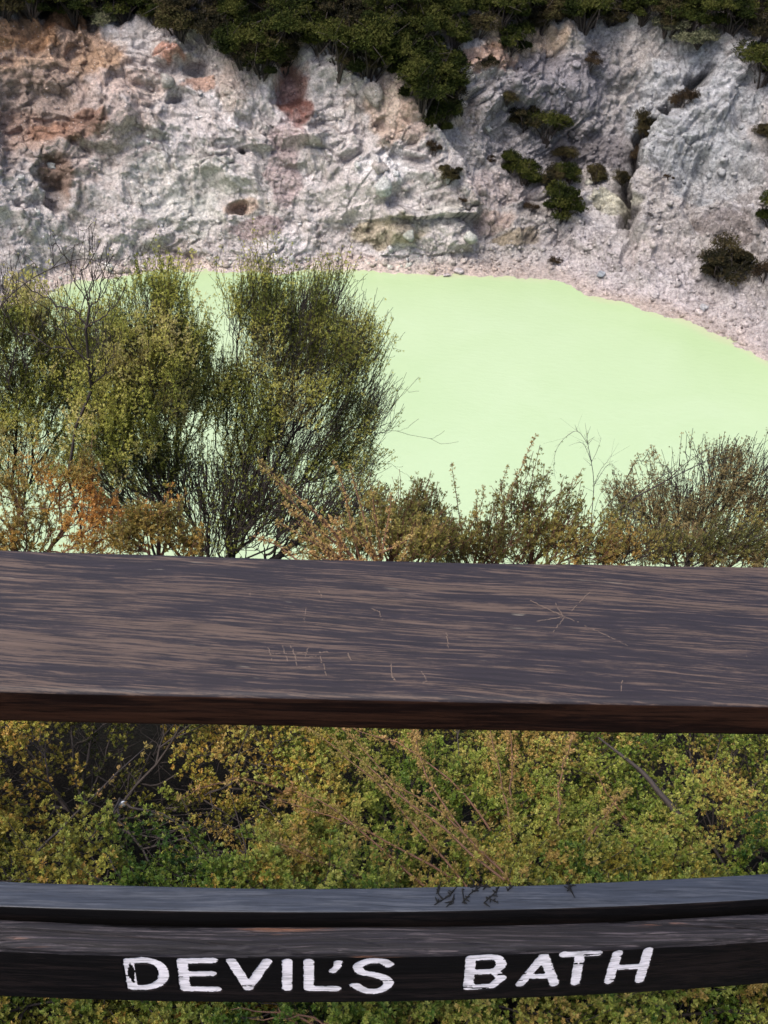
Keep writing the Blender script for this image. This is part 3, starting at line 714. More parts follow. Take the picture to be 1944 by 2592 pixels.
wand('shoot_shrub', 'fan of long reddish leafy shoots rising over the middle of the handrail', (960, 1520, 2.5),
     [(655, 1150, 2.5), (660, 1225, 2.5), (730, 1268, 2.5), (830, 1165, 2.6), (895, 1200, 2.6), (950, 1245, 2.6), (700, 1310, 2.5), (985, 1255, 2.6), (870, 1290, 2.5),
      (780, 1350, 2.45), (820, 1370, 2.45), (760, 1330, 2.5), (905, 1300, 2.5), (930, 1320, 2.5), (800, 1300, 2.5), (1010, 1320, 2.5), (620, 1375, 2.45), (1060, 1350, 2.5)],
     21, [(.36, .29, .09), (.52, .36, .14), (.56, .32, .15)], 330, .0075, SG, rtip=.0024, sag=.05)
wand('shoot_shrub', 'upright reddish shoots standing against the water, right of the middle', (1180, 1520, 2.8),
     [(1090, 1218, 2.8), (1152, 1205, 2.8), (1200, 1228, 2.8), (1230, 1245, 2.8), (1355, 1108, 2.9), (1293, 1168, 2.9), (1075, 1270, 2.8), (1250, 1290, 2.8), (1120, 1290, 2.8), (1330, 1210, 2.9), (1450, 1225, 2.9), (1470, 1230, 2.9), (1170, 1300, 2.8), (1040, 1300, 2.8)],
     22, [(.20, .17, .05), (.3, .22, .07), (.38, .22, .08)], 230, .007, SG, rtip=.0013, sag=.04)
shrub('heath_bush', 'olive and orange heath bush touching the middle of the handrail', (930, 1600, 2.6),
      [(1000, 1350, 2.7, 80), (1060, 1300, 2.8, 60), (900, 1380, 2.6, 60), (1110, 1370, 2.7, 60), (1050, 1390, 2.6, 80), (820, 1400, 2.6, 50), (960, 1300, 2.8, 50)],
      620, 18, [(.12, .11, .03), (.22, .20, .05), (.32, .27, .07), (.36, .24, .08)], dens=95, shoot=(.03, .09), size=.0090, group=SG, bark='redbark', tips=[(1010, 1240, 2.8), (1075, 1240, 2.8)])
shrub('heath_bush', 'open branched heath bush with rust tips, water showing through it, right of the middle', (1230, 1620, 2.9),
      [(1300, 1290, 2.9, 65), (1370, 1330, 2.9, 80), (1440, 1330, 2.9, 65), (1290, 1370, 2.8, 80), (1420, 1390, 2.8, 70), (1210, 1390, 2.8, 70), (1360, 1240, 3.0, 35), (1500, 1390, 2.9, 70), (1160, 1400, 2.8, 50)],
      480, 19, [(.11, .10, .025), (.24, .21, .05), (.33, .27, .07), (.42, .24, .06)], dens=80, shoot=(.03, .09), size=.0090, group=SG, bark='redbark', tips=[(1350, 1170, 2.9), (1440, 1240, 2.9)])
shrub('heath_bush', 'low olive fringe of heath along the back edge of the handrail, right half', (1500, 1640, 2.9),
      [(x_, 1392+12*math.sin(x_*.03), 2.9, 48) for x_ in range(1120, 1980, 70)]+[(1120, 1350, 2.9, 40), (1560, 1340, 3.0, 45), (1900, 1360, 3.0, 50)],
      620, 27, [(.11, .11, .03), (.22, .20, .05), (.32, .26, .07), (.40, .25, .07)], shoot=(.03, .09), dens=90, size=.0085, group=SG, nlimb=30, lal=.8, ex=.34)
# single stems drawn as smooth lines of waypoints
def stem(name, label, lines, mat, r0, cat, size=.006, dens=12, cols=G3[:3], seed=1):
    P0 = at(*lines[0][0]); e_ = empty(name, P0); A = []; B = []; ra = []; rb = []; pos = []; ax = []; rng = np.random.RandomState(seed)
    for li_, l in enumerate(lines):
        p = np.array([at(*q) for q in l])-P0; out = []
        for i in range(len(p)-1):
            q0 = p[max(i-1, 0)]; q1 = p[i]; q2 = p[i+1]; q3 = p[min(i+2, len(p)-1)]
            for t in np.linspace(0, 1, 7)[:-1]: out.append(.5*((2*q1)+(-q0+q2)*t+(2*q0-5*q1+4*q2-q3)*t*t+(-q0+3*q1-3*q2+q3)*t**3))
        out.append(p[-1]); n = len(out)-1; rr = r0*(1 if li_ == 0 else .5)
        for k in range(n):
            A.append(out[k]); B.append(out[k+1]); ra.append(rr*(1-.7*k/n)); rb.append(rr*(1-.7*(k+1)/n))
            if k > n*.3 or li_:
                for _ in range(rng.poisson(dens*np.linalg.norm(out[k+1]-out[k]))): pos.append(out[k]+rng.randn(3)*.004); ax.append(rng.randn(3))
                if rng.rand() < .35:
                    dd = (out[k+1]-out[k]); dd = dd/np.linalg.norm(dd)+rng.randn(3)*.6; L = .02+.04*rng.rand(); A.append(out[k]); B.append(out[k]+dd*L); ra.append(rr*.35); rb.append(rr*.2)
    V, Fq = tubes(A, B, ra, rb, 5); mesh_np('branches', V, Fq, M[mat], e_)
    pos = np.array(pos); V, F, Cc = sprigs(pos, np.array(ax), size*(.7+.6*rng.rand(len(pos))), palette(pos, cols, rng, 5, seed), rng, 5)
    mesh_np('foliage', V, F, M['leaf'], e_, smooth=False, col_attr=Cc); tag(e_, label, cat, SG)
stem('nodding_stem', 'thin pale green nodding stem standing alone above the right shrubs',
     [[(1492, 1440, 4.0), (1496, 1330, 4.0), (1503, 1230, 4.0), (1497, 1170, 4.0), (1488, 1125, 4.0), (1484, 1090, 4.0)],
      [(1488, 1125, 4.0), (1462, 1092, 4.0), (1430, 1108, 4.0), (1408, 1140, 4.0), (1402, 1180, 4.0), (1406, 1212, 4.0)],
      [(1497, 1170, 4.0), (1475, 1122, 4.0), (1440, 1128, 4.0)], [(1503, 1230, 4.0), (1520, 1190, 4.0), (1540, 1165, 4.0), (1552, 1145, 4.0)],
      [(1503, 1230, 4.0), (1535, 1180, 4.0), (1553, 1178, 4.0), (1556, 1200, 4.0)], [(1497, 1170, 4.0), (1512, 1140, 4.0), (1522, 1108, 4.0)], [(1462, 1092, 4.0), (1455, 1075, 4.0)],
      [(1496, 1330, 4.0), (1520, 1250, 4.0), (1560, 1235, 4.0)], [(1488, 1125, 4.0), (1505, 1105, 4.0)]], 'greybark', .0026, 'plant', dens=22, seed=23)
stem('leaning_branch', 'long black leaning branch crossing in front of the right shrub',
     [[(1440, 1460, 3.8), (1475, 1400, 3.8), (1530, 1325, 3.9), (1600, 1265, 4.0), (1690, 1215, 4.1), (1770, 1175, 4.2), (1840, 1140, 4.3)],
      [(1600, 1265, 4.0), (1650, 1222, 4.0), (1700, 1195, 4.1), (1750, 1185, 4.1)], [(1475, 1400, 3.8), (1500, 1330, 3.8), (1545, 1270, 3.9), (1590, 1225, 3.9)],
      [(1530, 1325, 3.9), (1600, 1300, 3.9), (1660, 1240, 4.0)], [(1690, 1215, 4.1), (1740, 1170, 4.1), (1800, 1130, 4.2)]], 'bark', .0052, 'branch', dens=14, cols=G4, seed=25)
stem('arching_twig', 'long bare twig arching from the left edge over the far shore reflection',
     [[(-60, 900, 4.3), (0, 780, 4.3), (60, 720, 4.3), (130, 680, 4.3), (210, 655, 4.3), (270, 672, 4.3), (300, 695, 4.3)],
      [(60, 720, 4.3), (85, 760, 4.3), (110, 830, 4.3)], [(130, 680, 4.3), (180, 630, 4.3), (235, 600, 4.3)], [(0, 780, 4.3), (35, 690, 4.3), (50, 640, 4.3)]], 'bark', .0036, 'branch', dens=4, seed=31)
shrub('tall_shrub', 'wide brownish green shrub cut off by the right edge of the picture', (1750, 1520, 4.5),
      [(1660, 1290, 4.5, 95), (1790, 1230, 4.5, 110), (1900, 1210, 4.5, 90), (1760, 1330, 4.4, 120), (1920, 1310, 4.4, 120), (1580, 1270, 4.5, 50), (1620, 1360, 4.4, 90), (1830, 1170, 4.5, 40), (2050, 1250, 4.5, 150)],
      1700, 24, G4, dens=95, size=.0085, nlimb=40, lal=.8, ex=.36, rmax=.011, shoot=(.06, .15), group=SG, keep=lambda p: fbm(p*4.5+4, 2, 304) > -.2, tips=[(1750, 1105, 4.5), (1925, 1120, 4.5), (1690, 1180, 4.5), (1620, 1150, 4.5), (1840, 1120, 4.5), (1870, 1150, 4.5), (1655, 1140, 4.5), (1540, 1240, 4.5)],
      rtip=.0011)
shrub('heath_bush', 'orange heath bush at the right end of the handrail top edge', (1750, 1620, 3.0),
      [(1700, 1400, 3.0, 50), (1640, 1410, 3.0, 45), (1780, 1400, 3.0, 45), (1830, 1420, 2.9, 60), (1750, 1360, 3.0, 30), (1560, 1410, 2.9, 50), (1920, 1420, 2.9, 60)],
      240, 26, G4[1:]+[(.42, .27, .07)], dens=110, shoot=(.03, .09), size=.0090, group=SG, bark='redbark')

# ---- low heath seen between the rails: prostrate shrubs on the slope at the platform edge
def ground_z(y): return np.interp(y, [.2, .8, 1.6, 2.4, 3.2, 4.2], [13.22, 13.16, 12.9, 12.5, 12.05, 11.3])
def canopy(x, y):
    p_ = np.stack([x*1.0, y*1.0, np.zeros_like(x)], 1)
    return np.interp(y, [.75, 1.1, 1.9, 2.6], [13.28, 13.37, 13.08, 12.5])+.19*fbm(p_*2.2+4, 3, 131)+.05*fbm(p_*7, 2, 132)
def low_shrub(label, bx, by, xr, yr, n, seed, cols, size=.0060, dens=470, lean=(0, 0), hole=None, deep=.30):
    rng = np.random.RandomState(seed); root = np.array([bx, by, float(ground_z(by))]); e_ = empty('low_heath', root)
    u = rng.rand(n)*2-1; v = rng.rand(n)*2-1; r2 = u*u+v*v; okk = r2 < 1.15; u, v = u[okk], v[okk]
    x = bx+lean[0]+u*xr; y = by+lean[1]+v*yr; z = canopy(x, y)-deep*rng.rand(len(x))**1.8
    z = np.maximum(z, ground_z(y)+.05)
    T = np.stack([x, y, z], 1)
    if hole:
        hd = ((x-hole[0])/hole[2])**2+((y-hole[1])/hole[3])**2
        drop = np.clip(1.25-hd, 0, 1); T[:, 2] = T[:, 2]-drop*.42; T = T[(rng.rand(len(T)) > drop*.93)]
        T[:, 2] = np.maximum(T[:, 2], ground_z(T[:, 1])+.03)
    limbs, rest = order(T, root, rng, 26)
    pl = Plant(root*0, seed); pl.grow(limbs-root, upb=.35, alpha=.05, step=8, wob=.07, endup=.1, record=False)
    pl.grow(rest-root, upb=.5, alpha=.4, endup=.25, shoot=(.025, .075))
    pl.wood('branches', M['bark'], e_, rtip=.0008, ex=.28, rmax=.004)
    leaves_on(pl, dens, size, cols, 'foliage', e_, seed=seed, scale=4.5, nl=8, spread=.006, aspect=.5, mat=M['leaf_low'])
    tag(e_, label, 'shrub', 'low heath shrubs below the handrail'); return e_
GO = [(.04, .05, .008), (.16, .15, .022), (.28, .23, .035), (.38, .22, .05), (.32, .30, .05)]
GG = [(.018, .048, .006), (.075, .125, .015), (.16, .20, .028), (.29, .29, .06), (.33, .22, .06)]
low_shrub('low orange tinged heath filling the left of the gap between the rails', -.62, 1.45, .55, .75, 2200, 301, GO, hole=(-.43, 1.37, .28, .24))
low_shrub('low yellow green heath with rusty shoots in the middle of the gap between the rails', .12, 1.45, .55, .75, 2400, 302, GG[1:], hole=(-.43, 1.37, .28, .24))
low_shrub('low green heath filling the right of the gap between the rails', .82, 1.50, .55, .78, 2300, 303, GG)
low_shrub('low heath directly under the lettered board', .1, .95, 1.1, .28, 2200, 304, GG[:4]+GO[1:3], deep=.3)
for k, (x, y, lab) in enumerate([(-1.5, 1.35, 'low heath beyond the left edge of the view'), (1.75, 1.35, 'low heath beyond the right edge of the view')]):
    low_shrub(lab, x, y, .6, .8, 900, 306+k, GG)

# long rusty shoots lying over the low heath
def gz(x, y):                # point of the heath canopy on the line of sight of a photo pixel
    d = F_+RT*(x-972)/FPX-UP*(y-1296)/FPX; t = np.linspace(1.2, 4.0, 400)
    Pp = d[None]*t[:, None]+np.array([0, 0, CZ]); cz = canopy(Pp[:, 0], Pp[:, 1])
    i = np.argmax(Pp[:, 2] < cz+.03); return Pp[i]
def shoots(label, lines, seed, cols, dens=300, bark='redbark', rt=.0012, base=None):
    P0 = gz(*lines[0][0]); e_ = empty('heath_shoot', P0); rng = np.random.RandomState(seed); A = []; B = []; ra = []; rb = []; pos = []; ax = []
    for a_, b_ in lines:
        A = []; B = []; ra = []; rb = []
        p0, p1 = gz(*a_), gz(*b_); p0 = p0-np.array([0, 0, .03]); n = 9; L = np.linalg.norm(p1-p0); pts = []
        bend = rng.randn(3)*.03*L
        for k in range(n+1):
            f = k/n; pts.append(p0*(1-f)+p1*f+np.array([0, 0, .10*L])*math.sin(f*2.6)+bend*math.sin(f*4)+rng.randn(3)*.002)
        for k in range(n):
            A.append(pts[k]); B.append(pts[k+1]); ra.append(rt*(2-1.5*k/n)); rb.append(rt*(2-1.5*(k+1)/n))
            for j in range(rng.poisson(dens*L/n)):
                g = rng.rand(); rd = rng.randn(3); pos.append(pts[k]*(1-g)+pts[k+1]*g+rd*.004); ax.append((p1-p0)/L+rd*.8)
        V, Fq = tubes(np.array(A)-P0, np.array(B)-P0, ra, rb, 5); mesh_np('branch', V, Fq, M[bark], e_)
    pos = np.array(pos)
    if len(pos):
        V, F, Cc = sprigs(pos-P0, np.array(ax), .007*(.6+.6*rng.rand(len(pos))), palette(pos, cols, rng, 5, seed), rng, 6)
        mesh_np('foliage', V, F, M['leaf'], e_, smooth=False, col_attr=Cc)
    tag(e_, label, 'shoots', 'long shoots lying over the low heath'); return e_
OR = [(.32, .26, .07), (.42, .29, .10), (.46, .26, .11)]
shoots('sheaf of long rusty shoots slanting up to the left across the middle of the heath', [((1190, 2220), (760, 1850)), ((1280, 2200), (800, 1880)), ((1100, 2240), (700, 1990)), ((1250, 2080), (880, 1840)),
       ((1330, 2240), (900, 1960)), ((1150, 2200), (690, 2040)), ((1240, 2160), (1010, 1850)), ((1000, 2225), (670, 2145)), ((1120, 2120), (860, 1860))], 41, OR)
shoots('single thick brown branch among green heath, right of the gap between the rails', [((1740, 2070), (1520, 1880))], 42, GG, dens=10, bark='bark', rt=.0042)
shoots('forked bare twig hanging over the dark hollow at left', [((80, 2140), (390, 1900)), ((300, 2000), (465, 2105)), ((300, 2000), (235, 2130)), ((300, 2000), (310, 2110))], 43, OR, dens=60, bark='bark', rt=.0015)
shoots('single rusty shoot lying level across the dark hollow', [((720, 1980), (440, 2025))], 44, OR, dens=160)
shoots('upright rusty sprays in the upper right of the heath', [((1300, 2100), (1230, 1840)), ((1290, 2060), (1290, 1850)), ((1600, 2060), (1500, 1960)), ((1480, 2130), (1590, 2010)), ((1420, 2090), (1440, 1860))], 45, OR)
shoots('pair of dry shoots poking out below the lettered board', [((830, 2590), (590, 2552)), ((900, 2600), (640, 2578)), ((760, 2580), (700, 2548))], 46, OR, dens=60)

# dead twigs and leaf litter on the ground under the heath (nobody could count them)
rng = np.random.RandomState(66); n = 2600
x = rng.uniform(-1.3, 1.4, n); y = rng.uniform(.75, 2.3, n); z = ground_z(y)+.02+.06*rng.rand(n)
A = np.stack([x, y, z], 1); dd = rng.randn(n, 3)*np.array([1, 1, .35]); dd /= np.linalg.norm(dd, axis=1, keepdims=True)
B = A+dd*(.03+.16*rng.rand(n, 1)**2)
V, Fq = tubes(A, B, .0008+.0016*rng.rand(n)**2, np.full(n, .0006), 4)
tag(mesh_np('dead_twigs', V, Fq, M['bark']), 'tangle of dead twigs on the dark ground under the heath', 'twigs', kind='stuff')
# litter in the dark hollow
p = gz(300, 2040); V, Fq = rock_mesh(77, .008, .006, .009)
o = mesh_np('litter_scrap', V, Fq, M['litter']); o.location = Vector(p)-Vector((0, -.02, .02)); o.rotation_euler = (.4, .2, .3)
tag(o, 'small crumpled white scrap caught in twigs over the dark hollow', 'litter')

# ------------------------------------------------------------------ bushes on and above the crater wall
def bush_proto(seed, nleaf, size, cols, lobes, h=.9, flat_=1.0):
    rng = np.random.RandomState(seed); pos = []; nr = []
    L = []
    for k in range(lobes):
        a_ = rng.rand()*6.28; r = .52*math.sqrt(rng.rand()); L.append((np.array([r*math.cos(a_), r*math.sin(a_), h*(.30+.6*rng.rand())*(1-.4*r)]), .14+.26*rng.rand()))
    for k in range(nleaf):
        c_, r = L[rng.randint(lobes)]; v = rng.randn(3); v /= np.linalg.norm(v); v[2] = abs(v[2])*.9+.1*v[2]
        rr = rng.rand()**.5; pos.append(c_+v*rr*r*np.array([1, 1, .9*flat_])); nr.append(v)
    pos = np.array(pos); nr = np.array(nr)
    kk = fbm(pos*3.5+seed, 2, seed) > -.32; pos, nr = pos[kk], nr[kk]
    V, F, Cc = sprigs(pos, nr+rng.randn(len(pos), 3)*.5, size*(.6+.8*rng.rand(len(pos))), palette(pos, cols, rng, 2.2, seed, .6), rng, 4, .6, .8)
    A = []; B = []; ra = []; rb = []
    for c_, r in L:
        p0 = np.array([0, 0, -.25]); mid = c_*.45+rng.randn(3)*.03
        for a1, b1, r1, r2 in ((p0, mid, .035, .022), (mid, c_, .022, .010)): A.append(a1); B.append(b1); ra.append(r1); rb.append(r2)
        for q in range(5):
            v = rng.randn(3)*r*.7; A.append(c_); B.append(c_+v); ra.append(.009); rb.append(.003)
    return (V, F, Cc), tubes(A, B, ra, rb, 5)
D1 = [(.008, .012, .003), (.020, .028, .006), (.040, .048, .010), (.07, .072, .018)]
D2 = [(.014, .014, .008), (.034, .030, .014), (.06, .045, .022), (.08, .072, .028)]
D3 = [(.05, .06, .03), (.10, .11, .06), (.15, .15, .09)]
D4 = [(.018, .014, .009), (.045, .030, .018), (.07, .05, .03)]
PROT = {}
def proto(kind, seed, nleaf, size, cols, lobes, h, fl=1.0):
    (V, F, Cc), (TV, TF) = bush_proto(seed, nleaf, size, cols, lobes, h, fl)
    a_ = mesh_np('foliage', V, F, M['leaf_far'], smooth=False, col_attr=Cc); b_ = mesh_np('branches', TV, TF, M['bark'])
    PROT.setdefault(kind, []).append((a_.data, b_.data)); bpy.data.objects.remove(a_); bpy.data.objects.remove(b_)
for s in range(3): proto('dark', 500+s, 6500, .040, D1, 15, 1.0)
for s in range(2): proto('olive', 520+s, 6000, .038, D2, 14, .9)
proto('pale', 530, 2600, .05, D3, 7, .6)
for s in range(2): proto('sparse', 540+s, 1600, .045, D4, 6, .8)
def place(kind, k, loc, scale, rz, name, label, cat, group):
    fm, bm_ = PROT[kind][k % len(PROT[kind])]
    e_ = empty(name, loc); e_.scale = scale; e_.rotation_euler = (0, 0, rz)
    for nm, me in (('foliage', fm), ('branches', bm_)):
        o = bpy.data.objects.new(nm, me); o.parent = e_; col.objects.link(o)
    tag(e_, label, cat, group)
rng = np.random.RandomState(8)
cnt = 0
# thicket on the rim: lower edge of the dark vegetation as it runs along the wall top
edge = [(-400, 60), (0, 62), (110, 45), (250, 38), (330, 62), (480, 85), (600, 95), (640, 150), (800, 130), (860, 190), (960, 190), (1010, 130), (1150, 105), (1290, 45), (1480, 68), (1560, 35), (1700, 60), (1800, 90), (1944, 120), (2300, 130)]
EX, EY = zip(*edge); EY = [v+(8 if u_ < 350 else 38) for u_, v in zip(EX, EY)]
rim_i = np.where((thf > 36) & (thf < 150) & (ttf > 3.8) & (ttf < 7.2))[0]
rx_, ry_ = cx[rim_i], cy[rim_i]
cand = rim_i[(ry_ < np.interp(rx_, EX, EY)-5) & (rx_ > -350) & (rx_ < 2250) & (ry_ > -420)]
cand = rng.permutation(cand); chosen = []
for i in cand:
    p = Q[i]
    dmin = .78 if ttf[i] < 6 else 1.25
    if all((p[0]-q[0])**2+(p[1]-q[1])**2+(p[2]-q[2])**2 > dmin*dmin for q in chosen):
        chosen.append(p); cnt += 1
        px, py = cx[i], cy[i]
        kind = 'dark' if rng.rand() < .6 else 'olive'
        s = (.95+.45*rng.rand())*(1.0 if ttf[i] < 6 else 1.5)
        place(kind, rng.randint(9), Vector(p), (s, s, s*(.85+.3*rng.rand())), rng.rand()*6.28, 'rim_bush',
              'dark green bush in the dense thicket crowning the crater wall', 'bush', 'bushes of the thicket along the crater rim')
    if cnt > 280: break
print('rim bushes', cnt)
# single bushes on the wall: px x, px y (foot), kind, scale, height factor, label
WB = [
 (620, 150, 'dark', 1.0, 1.0, 'dark bush hanging over the left side of the red stained hollow'),
 (665, 172, 'dark', .9, .9, 'lowest dark bush over the left side of the red stained hollow'),
 (700, 120, 'dark', 1.1, 1.0, 'dark bush right above the red stained hollow'),
 (860, 150, 'dark', 1.1, 1.0, 'dark bush above the tall pale pillar of rock'),
 (930, 175, 'dark', 1.2, 1.1, 'broad dark bush above the hanging bushes at the rim'),
 (1055, 190, 'dark', 1.1, 1.1, 'topmost of the bushes hanging down beside the pale pillar'),
 (1120, 215, 'dark', 1.0, 1.0, 'right bush of the clump hanging down beside the pale pillar'),
 (1070, 250, 'dark', 1.0, 1.1, 'left bush of the clump hanging down beside the pale pillar'),
 (1125, 275, 'olive', 1.0, 1.1, 'olive bush low in the clump hanging down beside the pale pillar'),
 (1100, 318, 'dark', .85, 1.0, 'lowest dark bush of the clump hanging beside the pale pillar'),
 (1095, 385, 'sparse', .35, 1.4, 'thin dark shrublet in the cleft below the hanging clump'),
 (1135, 440, 'olive', .48, .9, 'small round bush alone on the slope below the hanging clump'),
 (1240, 398, 'sparse', .25, .8, 'tiny brown tuft between the lone round bush and the slope bushes'),
 (1228, 155, 'olive', .42, .9, 'small bush on the orange rock near the rim'),
 (1290, 120, 'dark', .75, 1.0, 'dark bush dropping from the rim over the orange rock'),
 (1285, 240, 'olive', .45, .7, 'low bush on the ledge above the large slope bush'),
 (1495, 155, 'sparse', .42, 1.0, 'reddish brown bush near the rim on the grey slope'),
 (1330, 300, 'olive', .75, .9, 'left half of the large bush pair in the middle of the right slope'),
 (1385, 335, 'dark', .75, 1.0, 'right half of the large bush pair in the middle of the right slope'),
 (1430, 385, 'olive', .5, .8, 'brown bush trailing below the large bush pair'),
 (1290, 420, 'dark', .45, 1.3, 'upper bush of the dark row at the left end of the ledge'),
 (1325, 455, 'dark', .65, 1.0, 'largest dark bush at the left end of the ledge'),
 (1395, 455, 'olive', .60, .9, 'bush in the middle of the ledge, right of the largest dark one'),
 (1440, 450, 'dark', .55, 1.0, 'dark bush on the ledge with a brown bush above it'),
 (1510, 445, 'olive', .55, .9, 'wispy brown bush on the right part of the ledge'),
 (1575, 450, 'olive', .36, 1.0, 'small green bush at the right end of the ledge'),
 (1425, 545, 'dark', .80, 1.15, 'round dark bush standing alone below the ledge'),
 (1345, 520, 'sparse', .36, .8, 'small brown tuft left of the lone round dark bush'),
 (1168, 500, 'sparse', .25, .6, 'tiny brown tuft on the bare slope left of the ledge'),
 (1630, 340, 'olive', .50, 1.7, 'tall grey brown bush beside the diagonal crack'),
 (1612, 395, 'sparse', .45, 1.2, 'small dark bush at the foot of the diagonal crack'),
 (1728, 265, 'sparse', .45, 1.5, 'thin dark bush in the upper end of the diagonal crack'),
 (1690, 445, 'sparse', .26, .8, 'small tuft on the grey rock right of the crack'),
 (1700, 62, 'pale', .7, .7, 'pale grey green cushion bush on the rim at right'),
 (1770, 90, 'pale', .75, .7, 'pale grey green cushion bush lower on the rim at right'),
 (245, 38, 'pale', .75, .8, 'pale grey green bush on the left rim'),
 (1925, 200, 'dark', 1.0, 1.0, 'dark green bush on the right picture edge near the rim'),
 (1950, 345, 'olive', .6, .9, 'brown green bush on the right picture edge halfway up'),
 (1955, 560, 'dark', .65, 1.5, 'tall dark bush on the right picture edge above the lower slope'),
 (1830, 690, 'olive', .95, 1.1, 'large olive bush alone on the lower right slope'),
 (1935, 695, 'sparse', .5, 1.2, 'small brown bush on the right edge beside the large olive one'),
 (1410, 655, 'sparse', .34, .7, 'small dark tuft on the shore slope near the far bend of the lake'),
 (800, 45, 'dark', 1.1, 1.0, 'dark bush on the rim above the middle of the wall')]
for k, (x, y, kind, s, hf, lab) in enumerate(WB):
    p, n = surf_at(x, y+8)
    s *= 1.45; place(kind, k, Vector(p)-Vector((0, 0, .05+.11*s)), (s, s, s*hf), k*1.7, 'wall_bush', lab, 'bush', 'single bushes on the crater wall')

# ------------------------------------------------------------------ viewing platform railing
QL = np.array([0.0659226, 0.08282156, 0.71272823])
def qv(q, x):
    return q[0]*x*x+q[1]*x+q[2] if len(q) == 3 else 0
def fit3(pts):
    A = np.array([[x*x, x, 1] for x, _ in pts]); return np.linalg.solve(A, np.array([y for _, y in pts]))
QT_F = fit3([(-.327, .643), (.012, .665), (.364, .690)]); QT_B = fit3([(-.390, .835), (.003, .860), (.414, .895)])
QP_F = fit3([(-.436, .733), (.035, .762), (.529, .819)]); QP_B = fit3([(-.448, .770), (.033, .798), (.539, .860)])
XL, XR = -1.75, 1.95
def ev(q, x):
    '''rail line: gently curved in the middle, straight towards the posts'''
    x = np.asarray(x, float); xc = np.clip(x, -.58, .64)
    return np.polyval(q, xc)+(2*q[0]*xc+q[1])*(x-xc)
def beam(name, qf, qb, z0, z1, mat, parent, r=.006, nx=400, disp=None, ny=26, nz=10, mats=None, mfun=None, xs=None, extra=None):
    xs = np.linspace(XL, XR, nx) if xs is None else xs
    yf = ev(qf, xs); yb = ev(qb, xs)
    prof = []        # (fraction front..back, fraction bottom..top, dy, dz, tangentless)
    def arc(u, v, a0, sy, sz):
        for k in range(6):
            a_ = a0+k*(math.pi/2)/5; prof.append((u, v, sy*r+r*math.cos(a_), sz*r+r*math.sin(a_), math.cos(a_), math.sin(a_)))
    def side(u0, v0, u1, v1, n, dy, dz, ny_, nz_):
        for k in range(1, n): prof.append((u0+(u1-u0)*k/n, v0+(v1-v0)*k/n, dy, dz, ny_, nz_))
    arc(0, 0, math.pi*1.5-math.pi/2*2, 1, 1) if False else None
    # order: front face up, top face back, back face down, bottom face forward
    side(0, 0, 0, 1, nz, 0, 0, -1, 0)
    for k in range(6):
        a_ = math.pi-k*(math.pi/2)/5; prof.append((0, 1, r+r*math.cos(a_), -r+r*math.sin(a_), math.cos(a_), math.sin(a_)))
    side(0, 1, 1, 1, ny, 0, 0, 0, 1)
    for k in range(6):
        a_ = math.pi/2-k*(math.pi/2)/5; prof.append((1, 1, -r+r*math.cos(a_), -r+r*math.sin(a_), math.cos(a_), math.sin(a_)))
    side(1, 1, 1, 0, 4, 0, 0, 1, 0)
    for k in range(6):
        a_ = -k*(math.pi/2)/5; prof.append((1, 0, -r+r*math.cos(a_), r+r*math.sin(a_), math.cos(a_), math.sin(a_)))
    side(1, 0, 0, 0, 4, 0, 0, 0, -1)
    for k in range(6):
        a_ = -math.pi/2-k*(math.pi/2)/5; prof.append((0, 0, r+r*math.cos(a_), r+r*math.sin(a_), math.cos(a_), math.sin(a_)))
    pr = np.array(prof); m_ = len(pr)
    # clamp side points inside the corner radii
    u = pr[:, 0]; v = pr[:, 1]
    X = np.repeat(xs, m_).reshape(-1, m_); W = (yb-yf)[:, None]
    uu = u[None]*W; Hh = z1-z0; vv = v[None]*Hh+0*X
    isy = (pr[:, 5] != 0) & (pr[:, 4] == 0) & (pr[:, 2] == 0) & (pr[:, 3] == 0)
    isz = (pr[:, 4] != 0) & (pr[:, 5] == 0) & (pr[:, 2] == 0) & (pr[:, 3] == 0)
    uu = np.where(isy[None], r+u[None]*(W-2*r), uu); vv = np.where(isz[None], r+v[None]*(Hh-2*r), vv)
    Y = yf[:, None]+uu+pr[None, :, 2]; Z = z0+vv+pr[None, :, 3]
    V = np.stack([X, Y, Z], -1); Nn = np.stack([X*0, pr[None, :, 4]+0*X, pr[None, :, 5]+0*X], -1)
    if disp is not None:
        dsp = disp(V.reshape(-1, 3), Nn.reshape(-1, 3)).reshape(V.shape[:2]); V = V+Nn*dsp[..., None]
    n_ = len(xs); idx = np.arange(n_*m_).reshape(n_, m_)
    Fq = np.stack([idx[:-1], idx[1:], np.roll(idx[1:], -1, 1), np.roll(idx[:-1], -1, 1)], -1).reshape(-1, 4)
    Fq = Fq[:, ::-1]
    mi = None
    if mfun is not None:
        Nq = Nn.reshape(-1, 3)[Fq].mean(1); Cq = V.reshape(-1, 3)[Fq].mean(1); mi = mfun(Cq, Nq)
    # end caps
    cap0 = len(V.reshape(-1, 3)); VV_ = np.concatenate([V.reshape(-1, 3), V[0].mean(0)[None], V[-1].mean(0)[None]])
    e0 = np.array([[idx[0, j], idx[0, (j+1) % m_], cap0, cap0] for j in range(0)]).reshape(-1, 4)
    caps = []
    for e_i, cc_ in ((0, cap0), (-1, cap0+1)):
        for j in range(0, m_-1, 2): caps.append([idx[e_i, j], idx[e_i, j+1], idx[e_i, (j+2) % m_], cc_])
    Fq = np.concatenate([Fq, np.array(caps, np.int32)]); 
    if mi is not None: mi = np.concatenate([mi, np.ones(len(caps), int)])
    if extra is not None:
        Fq = np.concatenate([Fq, extra[1]+len(VV_)]); VV_ = np.concatenate([VV_, extra[0]]); mi = np.concatenate([mi, np.full(len(extra[1]), 2)])
    return mesh_np(name, VV_, Fq, mat, parent, mats=mats, midx=mi)

